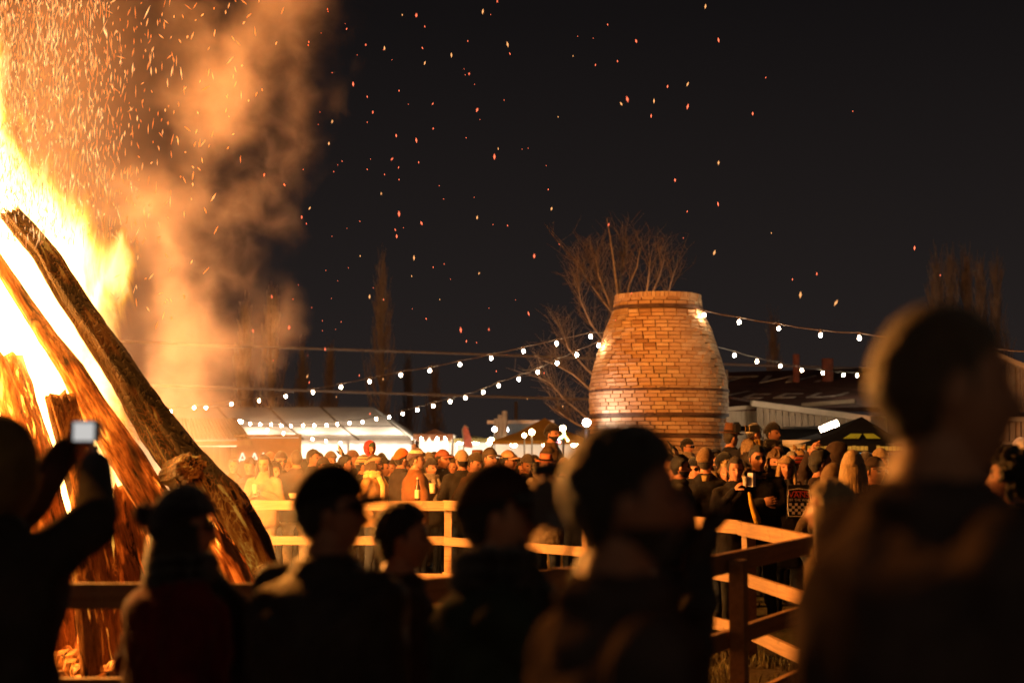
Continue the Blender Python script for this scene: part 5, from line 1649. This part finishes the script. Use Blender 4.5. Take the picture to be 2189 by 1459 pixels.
far('person in brimmed felt hat behind the baseball cap', 1020, 958, 20.5, 190, hat='brimhat', hatc=(.20, .08, .04), extra=.06, jacket=(.04, .03, .025))
far('man in pale peaked cap and glasses right of the baseball cap man', 1084, 964, 17.9, 240, hat='cap', hatc=(.34, .20, .11), extra=.012, glasses=True, jacket=(.13, .08, .045), hoodfur=(.25, .16, .09), yaw=R(20))
far('person in grey beanie looking down before the ochre tent', 1126, 970, 18.4, 205, hat='beanie', hatc=(.10, .085, .08), extra=.03, jacket=(.06, .05, .045), pitch=R(-14))
far('person in a tall russet hat and smoky fur coat', 1166, 960, 17.8, 195, hat='brimhat', hatc=(.36, .11, .05), extra=.09, jacket=(.16, .12, .085), hoodfur=(.20, .14, .10), bulk=1.3, coat=True, pose='both')
far('woman with fair curls left of the russet hat', 1146, 982, 18.6, 170, hair='blond', hairstyle='curly', jacket=(.18, .14, .11), male=False, extra=.02)
hb_ = at(1178, 905, 20.3)
stand_z = hb_.z - 1.76 - .03
a3 = person('bearded man in black beanie and brown parka lifted above the crowd', (hb_.x, 20.3, stand_z), 1.76, R(255), pose='pocket', yaw=R(-14), hat='beanie', hatc=(.018, .014, .014), jacket=(.10, .062, .035), trousers=(.03, .03, .035), beard=True, hair='black', bulk=1.15, group=LC)
def bale(label, x, y, w, dpt, h):
    o = tag(empty('hay_bale', (x, y, 0)), label, 'hay bale')
    mb = MB(); mb.box((0, 0, h / 2), (w, dpt, h)); mb.build('bale', M('straw', (.38, .28, .12), .95, .4, 40, bump=1), o)
    for sx in (-.25, .25):
        t = MB(); t.box((w * sx, 0, h / 2), (.012, dpt + .012, h + .012)); t.build('twine', M('twine', (.30, .12, .05), .9), o)
    return o
bale('straw bale under the bearded man in the brown parka', hb_.x, 20.3, .95, .6, stand_z)
# filler heads between the named ones
FILL = [('person in dark winter hat deep in the packed crowd', dict(hat='beanie', hatc=(.035, .028, .028), extra=.03)),
        ('bare headed brown haired person deep in the packed crowd', dict(hair='brown', hairstyle='short')),
        ('person in sandy knit hat deep in the packed crowd', dict(hat='beanie', hatc=(.28, .17, .09), extra=.03)),
        ('person in dark peaked cap deep in the packed crowd', dict(hat='cap', hatc=(.05, .035, .03), extra=.014)),
        ('person in dark raised hood deep in the packed crowd', dict(hood=(.045, .035, .03), extra=.045)),
        ('long dark haired woman deep in the packed crowd', dict(hair='dark', hairstyle='long', male=False))]
JK = [(.03, .026, .024), (.05, .035, .025), (.09, .055, .03), (.022, .022, .026), (.07, .03, .022), (.12, .09, .06)]
LANDMARK = [(545, 'the tin roofed hut'), (566, 'the woman holding a cup in the smoke'), (634, 'the man in pale jeans'), (736, 'the feathered headdress'), (775, 'the striped beanie'), (797, 'the pale yellow scarf'), (820, 'the child in red'),
            (857, 'the bright orange beanie'), (888, 'the bobble hat'), (944, 'the head torch'), (988, 'the tall beige beanie'), (1046, 'the fire reddened face'), (1084, 'the pale peaked cap'), (1126, 'the bowed grey beanie'), (1166, 'the russet hat'), (1205, 'the globe lamp pole'), (1245, 'the white floodlight'),
            (1455, 'the painted man with feathers'), (1508, 'the khaki beanie'), (1546, 'the black beanie and beard'), (1571, 'the woman sipping a drink'), (1620, 'the fur collared parka'), (1657, 'the fluffy fur hat'), (1691, 'the older man'), (1712, 'the red striped hat'), (1752, 'the raised arm'), (1790, 'the big pointed hood'), (1823, 'the loose fair hair'), (1880, 'the sandy hat by the tall man'), (2140, 'the person in orange headwear')]
KINDW = ['person in dark winter hat', 'bare headed brown haired person', 'person in sandy knit hat', 'person in dark peaked cap', 'person in dark raised hood', 'woman with long dark hair']
used_l = set()
def filler_label(px, kk):
    for lx, nm in sorted(LANDMARK, key=lambda t: abs(t[0] - px)):
        l = KINDW[kk % len(KINDW)] + (' just left of ' if px < lx else ' just right of ') + nm
        if l not in used_l: used_l.add(l); return l
k = 0
FP = [(535, 976, 19.4), (548, 985, 21), (618, 978, 20.8), (690, 978, 19.0), (652, 980, 21.5), (720, 990, 17.9), (765, 986, 20.8), (838, 985, 20.0), (846, 972, 21.5), (872, 980, 20.4), (902, 985, 19.6), (934, 984, 20.6), (962, 972, 20.8), (972, 982, 19.3), (1004, 976, 21),
      (1062, 980, 20.2), (1104, 978, 20.4), (1112, 988, 18.8), (1140, 972, 21.5), (1186, 984, 21), (1205, 978, 19.5), (1220, 986, 18.6), (1240, 980, 20.5), (682, 968, 23), (815, 968, 23), (928, 967, 24), (1095, 970, 24), (1035, 984, 22), (585, 984, 18.7), (700, 994, 17.6), (1230, 972, 22), (500, 980, 20.5)]
for px, py, d in FP:
    lab, kw = FILL[k % len(FILL)]
    far(filler_label(px, k), px, py, d, random.choice((160, 200, 230, 250, 190, 300)), jacket=JK[(k * 5) % len(JK)], pose=random.choice(('pocket', 'cup', 'cross')), yaw=R(random.uniform(-25, 25)), **kw)
    k += 1
# cup, bottle and takeaway tray along the far rail
cup('paper cup in both hands of the long haired woman in the smoke', (a1['lh'] + a1['rh']) / 2 + Vector((0, -.01, .02)))
q = at(893, 1050, 16.45)
bt = tag(empty('bottle', (q.x, 16.42, 1.10)), 'brown glass bottle with a pale label standing on the far fence rail', 'bottle')
w = MB(); w.lathe([(.030, 0), (.032, .02), (.032, .13), (.026, .165), (.013, .19), (.012, .235), (.014, .24), (.014, .255), (.006, .258)], 16); w.build('bottle_body', M_GLASSB, bt, smooth=True)
w = MB(); w.lathe([(.0328, .025), (.0330, .028), (.0330, .118), (.0328, .12)], 16); w.build('bottle_label', M('bottle_label', (.66, .50, .28), .8, .15, 30), bt, smooth=True)
w = MB(); w.lathe([(.015, .240), (.0155, .256), (.007, .262)], 12); w.build('bottle_cap', M('bottle_cap', (.5, .4, .2), .4), bt)
cup('pale paper cup held above the far rail beside the bottle', a2['lh'] * .15 + at(923, 1044, 17.0) * .85, (.66, .45, .27), .046, .115)
tr_ = tag(empty('food_tray', at(636, 1054, 16.80)), 'pale cardboard food tray on the smoky far rail', 'tray')
tr_.location.z = 1.11
w = MB(); w.box((0, -.02, .03), (.15, .10, .055), taper=1.25); w.build('tray_body', M_PAPER, tr_)
tm = text_mesh('hat_lettering', 'OK', .052, knit((.05, .03, .04)), a2['H']((.028, .112, .083)), (0, 0, 0), a2['o'], extrude=.003)
tm.rotation_euler = (a2['H'].m.to_3x3() @ Euler((R(90), 0, R(150))).to_matrix()).to_euler()
tm.location = a2['H']((.045, .095, .084))

# ---------------------------------------------------------------- the crowd on the right, in front of the kiln
RC = 'crowd in front of the kiln'
def rt(label, px, py, d, rot, **kw):
    kw.setdefault('group', RC)
    return crowd(label, px, py, d, rot, **kw)
rt('man with black painted eyes and a feathered headdress in profile', 1452, 975, 14.0, 262, paint=True, feathers=8, hair='black', hairstyle='short', jacket=(.05, .045, .035), beard=True, yaw=R(8))
rt('person in dark beanie and glasses seated against the kiln', 1467, 936, 20.5, 235, base=.30, hat='beanie', hatc=(.018, .015, .016), extra=.03, glasses=True, jacket=(.20, .15, .11), scarf=(.22, .17, .13))
rt('small woman in dark beret and glasses beside the painted man', 1482, 977, 15.6, 205, hat='beanie', hatc=(.016, .016, .022), extra=.03, glasses=True, jacket=(.04, .035, .03), male=False)
a4 = rt('man in khaki beanie and black jacket turning away from the fire', 1508, 957, 14.4, 352, hat='beanie', hatc=(.17, .10, .045), extra=.03, jacket=(.014, .013, .015), pose='cup', yaw=R(-10), bulk=1.15)
rt('person in navy hood with reddened face behind the khaki beanie', 1528, 960, 17.0, 190, hood=(.02, .022, .045), extra=.045, jacket=(.03, .03, .04), beard=True)
rt('person in black beanie and dark beard beside the navy hood', 1546, 966, 16.4, 250, hat='beanie', hatc=(.014, .014, .018), extra=.03, jacket=(.18, .13, .09), hoodfur=(.26, .19, .12), beard=True)
a5 = rt('woman in long black coat sipping from a cup by the firelit fence', 1571, 978, 13.6, 188, pose='drink', coat=True, jacket=(.014, .012, .013), trousers=(.02, .02, .02), hair='dark', hairstyle='bun', male=False, yaw=R(-6), pitch=R(-6))
rt('woman with fair curls behind the woman sipping from a cup', 1553, 984, 14.4, 170, hair='blond', hairstyle='curly', jacket=(.05, .04, .035), male=False, extra=.02)
a6 = rt('man with black painted eye sockets in a dark parka with fur collar', 1620, 955, 13.7, 165, pose='cross', paint=True, hair='black', hairstyle='short', jacket=(.016, .014, .014), hoodfur=(.16, .10, .055), yaw=R(28), bulk=1.2, beard=False)
bz = at(1560, 895, 18.6).z - .13 - 1.72
ph_ = person('photographer in a top hat aiming a long lens, raised above the crowd', (at(1560, 895, 18.6).x, 18.6, bz), 1.72, R(-64), pose='camera', hat='tophat', hatc=(.10, .045, .025), jacket=(.014, .013, .018), hair='dark', hairstyle='short', group=RC, bulk=1.1)
pm = (ph_['lh'] + ph_['rh']) / 2
still_camera('long lensed camera raised by the photographer in the top hat', at(1574, 915, 18.5), R(-80), L=.27, s=1.05)
bale('straw bale under the photographer in the top hat', at(1560, 895, 18.6).x, 18.6, 1.0, .7, max(.2, bz))
b2 = at(1610, 905, 19.6).z - .03 - 1.70
person('person in grey and cream striped beanie beside the photographer', (at(1610, 905, 19.6).x, 19.6, b2), 1.70, R(-75), pose='pocket', hat='beanie', hatc=(.08, .075, .075), stripes=(.48, .42, .34), jacket=(.10, .085, .07), scarf=(.30, .17, .02), group=RC, hoodfur=None)
bale('straw bale under the striped beanie', at(1610, 905, 19.6).x, 19.6, 1.0, .7, b2)
b3 = at(1651, 903, 19.2).z - .03 - 1.72
person('man in black beanie and dark jacket raising one hand beside the open shed', (at(1651, 903, 19.2).x, 19.2, b3), 1.72, R(-160), pose='finger', hat='beanie', hatc=(.018, .016, .017), jacket=(.022, .020, .020), hair='black', scarf=(.035, .03, .028), yaw=R(30), group=RC, bulk=1.1)
bale('straw bale under the man raising one hand', at(1651, 903, 19.2).x, 19.2, 1.0, .7, b3)
rt('person with upturned sandy fur hood behind the photographer', 1601, 938, 17.8, 20, base=.15, hat='furhat', hatc=(.24, .16, .09), extra=.03, jacket=(.04, .035, .03))
rt('person with dark hair left of the painted man in the parka', 1598, 968, 16.5, 0, hair='dark', hairstyle='curly', jacket=(.02, .02, .02), extra=.02)
rt('bearded man in a fluffy brown fur hat', 1657, 960, 15.6, 200, hat='furhat', hatc=(.14, .085, .045), extra=.03, beard=True, hair='dark', jacket=(.02, .018, .018), yaw=R(-18))
rt('woman with long fair hair and hood down facing the fire', 1680, 974, 14.2, 175, hair='blond', hairstyle='long', jacket=(.014, .013, .016), male=False, coat=True, pose='pocket', hat='headband', hatc=(.30, .20, .11), extra=.008)
rt('older man with receding hair behind the fair haired woman', 1691, 964, 16.2, 195, hair='grey', hairstyle='buzz', jacket=(.05, .04, .035))
rt('person in red and black striped knit hat beside the eared hat', 1712, 972, 15.8, 215, hat='beanie', hatc=(.02, .018, .02), stripes=(.30, .05, .035), extra=.03, jacket=(.03, .025, .025))
rt('person in sandy eared animal hat before the cream pedestal', 1708, 953, 19.0, 180, hat='ears', hatc=(.42, .26, .10), extra=.05, jacket=(.06, .05, .04))
a7 = rt('man in dark jacket with one arm raised to his head and a backpack', 1752, 962, 12.2, -52, arms=(((-.30, .16, 1.60), (-.11, .02, 1.74)), ((.28, -.03, 1.13), (.26, .07, .90))), pose='raise', jacket=(.028, .018, .016), hair='black', hairstyle='short', yaw=R(-28), bulk=1.1, gloves=None)
rt('tall person in a big dark pointed hood before the black canopy', 1790, 944, 14.6, -70, hood=(.045, .03, .024), extra=.05, jacket=(.04, .028, .022), bulk=1.2, yaw=R(-15))
rt('person with loose fair hair seen from behind near the tall man', 1823, 962, 11.0, -8, hair='blond', hairstyle='long', jacket=(.06, .045, .03), male=False, extra=.01)
rt('person in brown hood low beside the arm raising man', 1782, 990, 11.6, -20, hood=(.13, .085, .05), extra=.045, jacket=(.08, .055, .035))
rt('person in dark beanie near the tall man', 1852, 966, 13.5, 10, hat='beanie', hatc=(.05, .035, .028), extra=.03, jacket=(.04, .03, .025))
rt('person in sandy knit hat right of the fair hair near the tall man', 1880, 958, 15.0, 190, hat='beanie', hatc=(.32, .22, .12), extra=.03, jacket=(.05, .04, .03))
rt('person in white hood by the lean to shed at the right edge', 2183, 935, 22.0, 230, hood=(.60, .50, .42), extra=.045, jacket=(.45, .38, .32), base=.1)
rt('person in orange headwear glimpsed right of the tall man', 2122, 972, 11.5, 180, hat='beanie', hatc=(.30, .10, .03), extra=.03, jacket=(.05, .04, .03))
for px, py, d in ((1440, 985, 16), (1496, 972, 18.5), (1518, 980, 17.8), (1562, 968, 19.5), (1582, 984, 15.4), (1636, 978, 17), (1668, 985, 17.6), (1705, 982, 17), (1728, 970, 18.5), (1736, 984, 16), (1768, 968, 18.5), (1810, 970, 17), (1838, 975, 16.5), (1866, 978, 12.5), (2140, 965, 14), (2150, 980, 10), (1430, 970, 19), (1600, 985, 17.5)):
    lab, kw = FILL[k % len(FILL)]
    rt(filler_label(px, k), px, py, d, random.choice((160, 200, 180, 220, 190)), jacket=JK[(k * 5) % len(JK)], pose=random.choice(('pocket', 'cup', 'cross')), yaw=R(random.uniform(-25, 25)), **kw)
    k += 1
cup('small clear cup at the lips of the woman in the black coat', a5['rh'] + Vector((.02, -.03, .03)), (.45, .40, .36), .030, .085)
cup('dark cup with a pale rim held by the man in the khaki beanie', at(1508, 1022, 14.0), (.60, .42, .16), .045, .055)
lf = tag(empty('leaflet', at(1604, 1026, 13.3), R(-35)), 'pale folded leaflet held up by the man with painted eyes', 'leaflet')
w = MB(); w.slab([(-.026, 0, -.06), (.026, 0, -.06), (.026, 0, .07), (-.026, 0, .07)], (0, .004, 0)); w.slab([(.026, 0, -.06), (.040, .026, -.06), (.040, .026, .07), (.026, 0, .07)], (0, .004, 0)); w.build('sheet', M('leaflet_paper', (.62, .60, .72), .7, .05), lf)
# yellow strap hanging by the woman's coat
ys = MB(); ys.tube([at(1601, 1052, 13.25), at(1606, 1075, 13.2), at(1614, 1100, 13.2), at(1620, 1118, 13.2)], [.012, .022, .030, .034], 8); ys.tube([at(1604, 1055, 13.27), at(1612, 1085, 13.24), at(1623, 1110, 13.2)], [.010, .016, .018], 8)
tag(ys.build('scarf', cloth((.60, .32, .03)), smooth=True), 'yellow scarf end hanging between the black coat and the parka', 'scarf')
# arm patches of the parka
# backpack with lettering
bp0 = at(1708, 1068, 11.9)
bk = tag(empty('backpack', bp0, R(-8)), 'black backpack with red and white lettering and a checkered pocket', 'backpack')
w = MB(); w.box((0, .07, -.02), (.28, .14, .40), taper=.86); w.build('bag_body', cloth((.014, .012, .013)), bk)
w = MB(); w.box((0, -.012, -.07), (.26, .05, .24), taper=.95); w.build('front_pocket', cloth((.016, .014, .014)), bk)
M_WHITEP = M('white_print', (.62, .55, .46), .8, .1); M_REDP = M('red_print', (.55, .05, .03), .8, .1)
text_mesh('lettering', 'VANS', .098, M_REDP, (.0, -.0405, .060), (R(90), 0, 0), bk, extrude=.002)
w = MB(); w.box((.015, -.041, .100), (.17, .004, .010)); w.build('lettering_bar', M_REDP, bk)
text_mesh('lettering', 'OFF THE WALL', .042, M_WHITEP, (0, -.0405, .000), (R(90), 0, 0), bk, extrude=.002)
for r_ in range(4):
    for c_ in range(7):
        if (r_ + c_) % 2 == 0:
            w = MB(); w.box((-.105 + c_ * .035, -.0405, -.052 - r_ * .033), (.034, .005, .032)); w.build('check_square', M_WHITEP, bk)
w = MB(); w.tube([(-.125, -.040, -.19), (-.135, -.040, -.05), (-.12, -.035, .12), (0, -.035, .135), (.12, -.035, .12), (.135, -.040, -.05), (.125, -.040, -.19), (-.125, -.040, -.19)], .005, 6); w.build('piping', M_WHITEP, bk)
w = MB()
for sx in (-1, 1): w.tube([(sx * .09, .13, .17), (sx * .11, .17, .24), (sx * .10, .28, .22), (sx * .12, .30, .05), (sx * .10, .16, -.16)], .016, 6)
w.tube([(-.03, .06, .18), (-.02, .05, .215), (.02, .05, .215), (.03, .06, .18)], .010, 6)
w.build('strap', cloth((.02, .016, .015)), bk)
bk.scale = (.70, .70, .70)
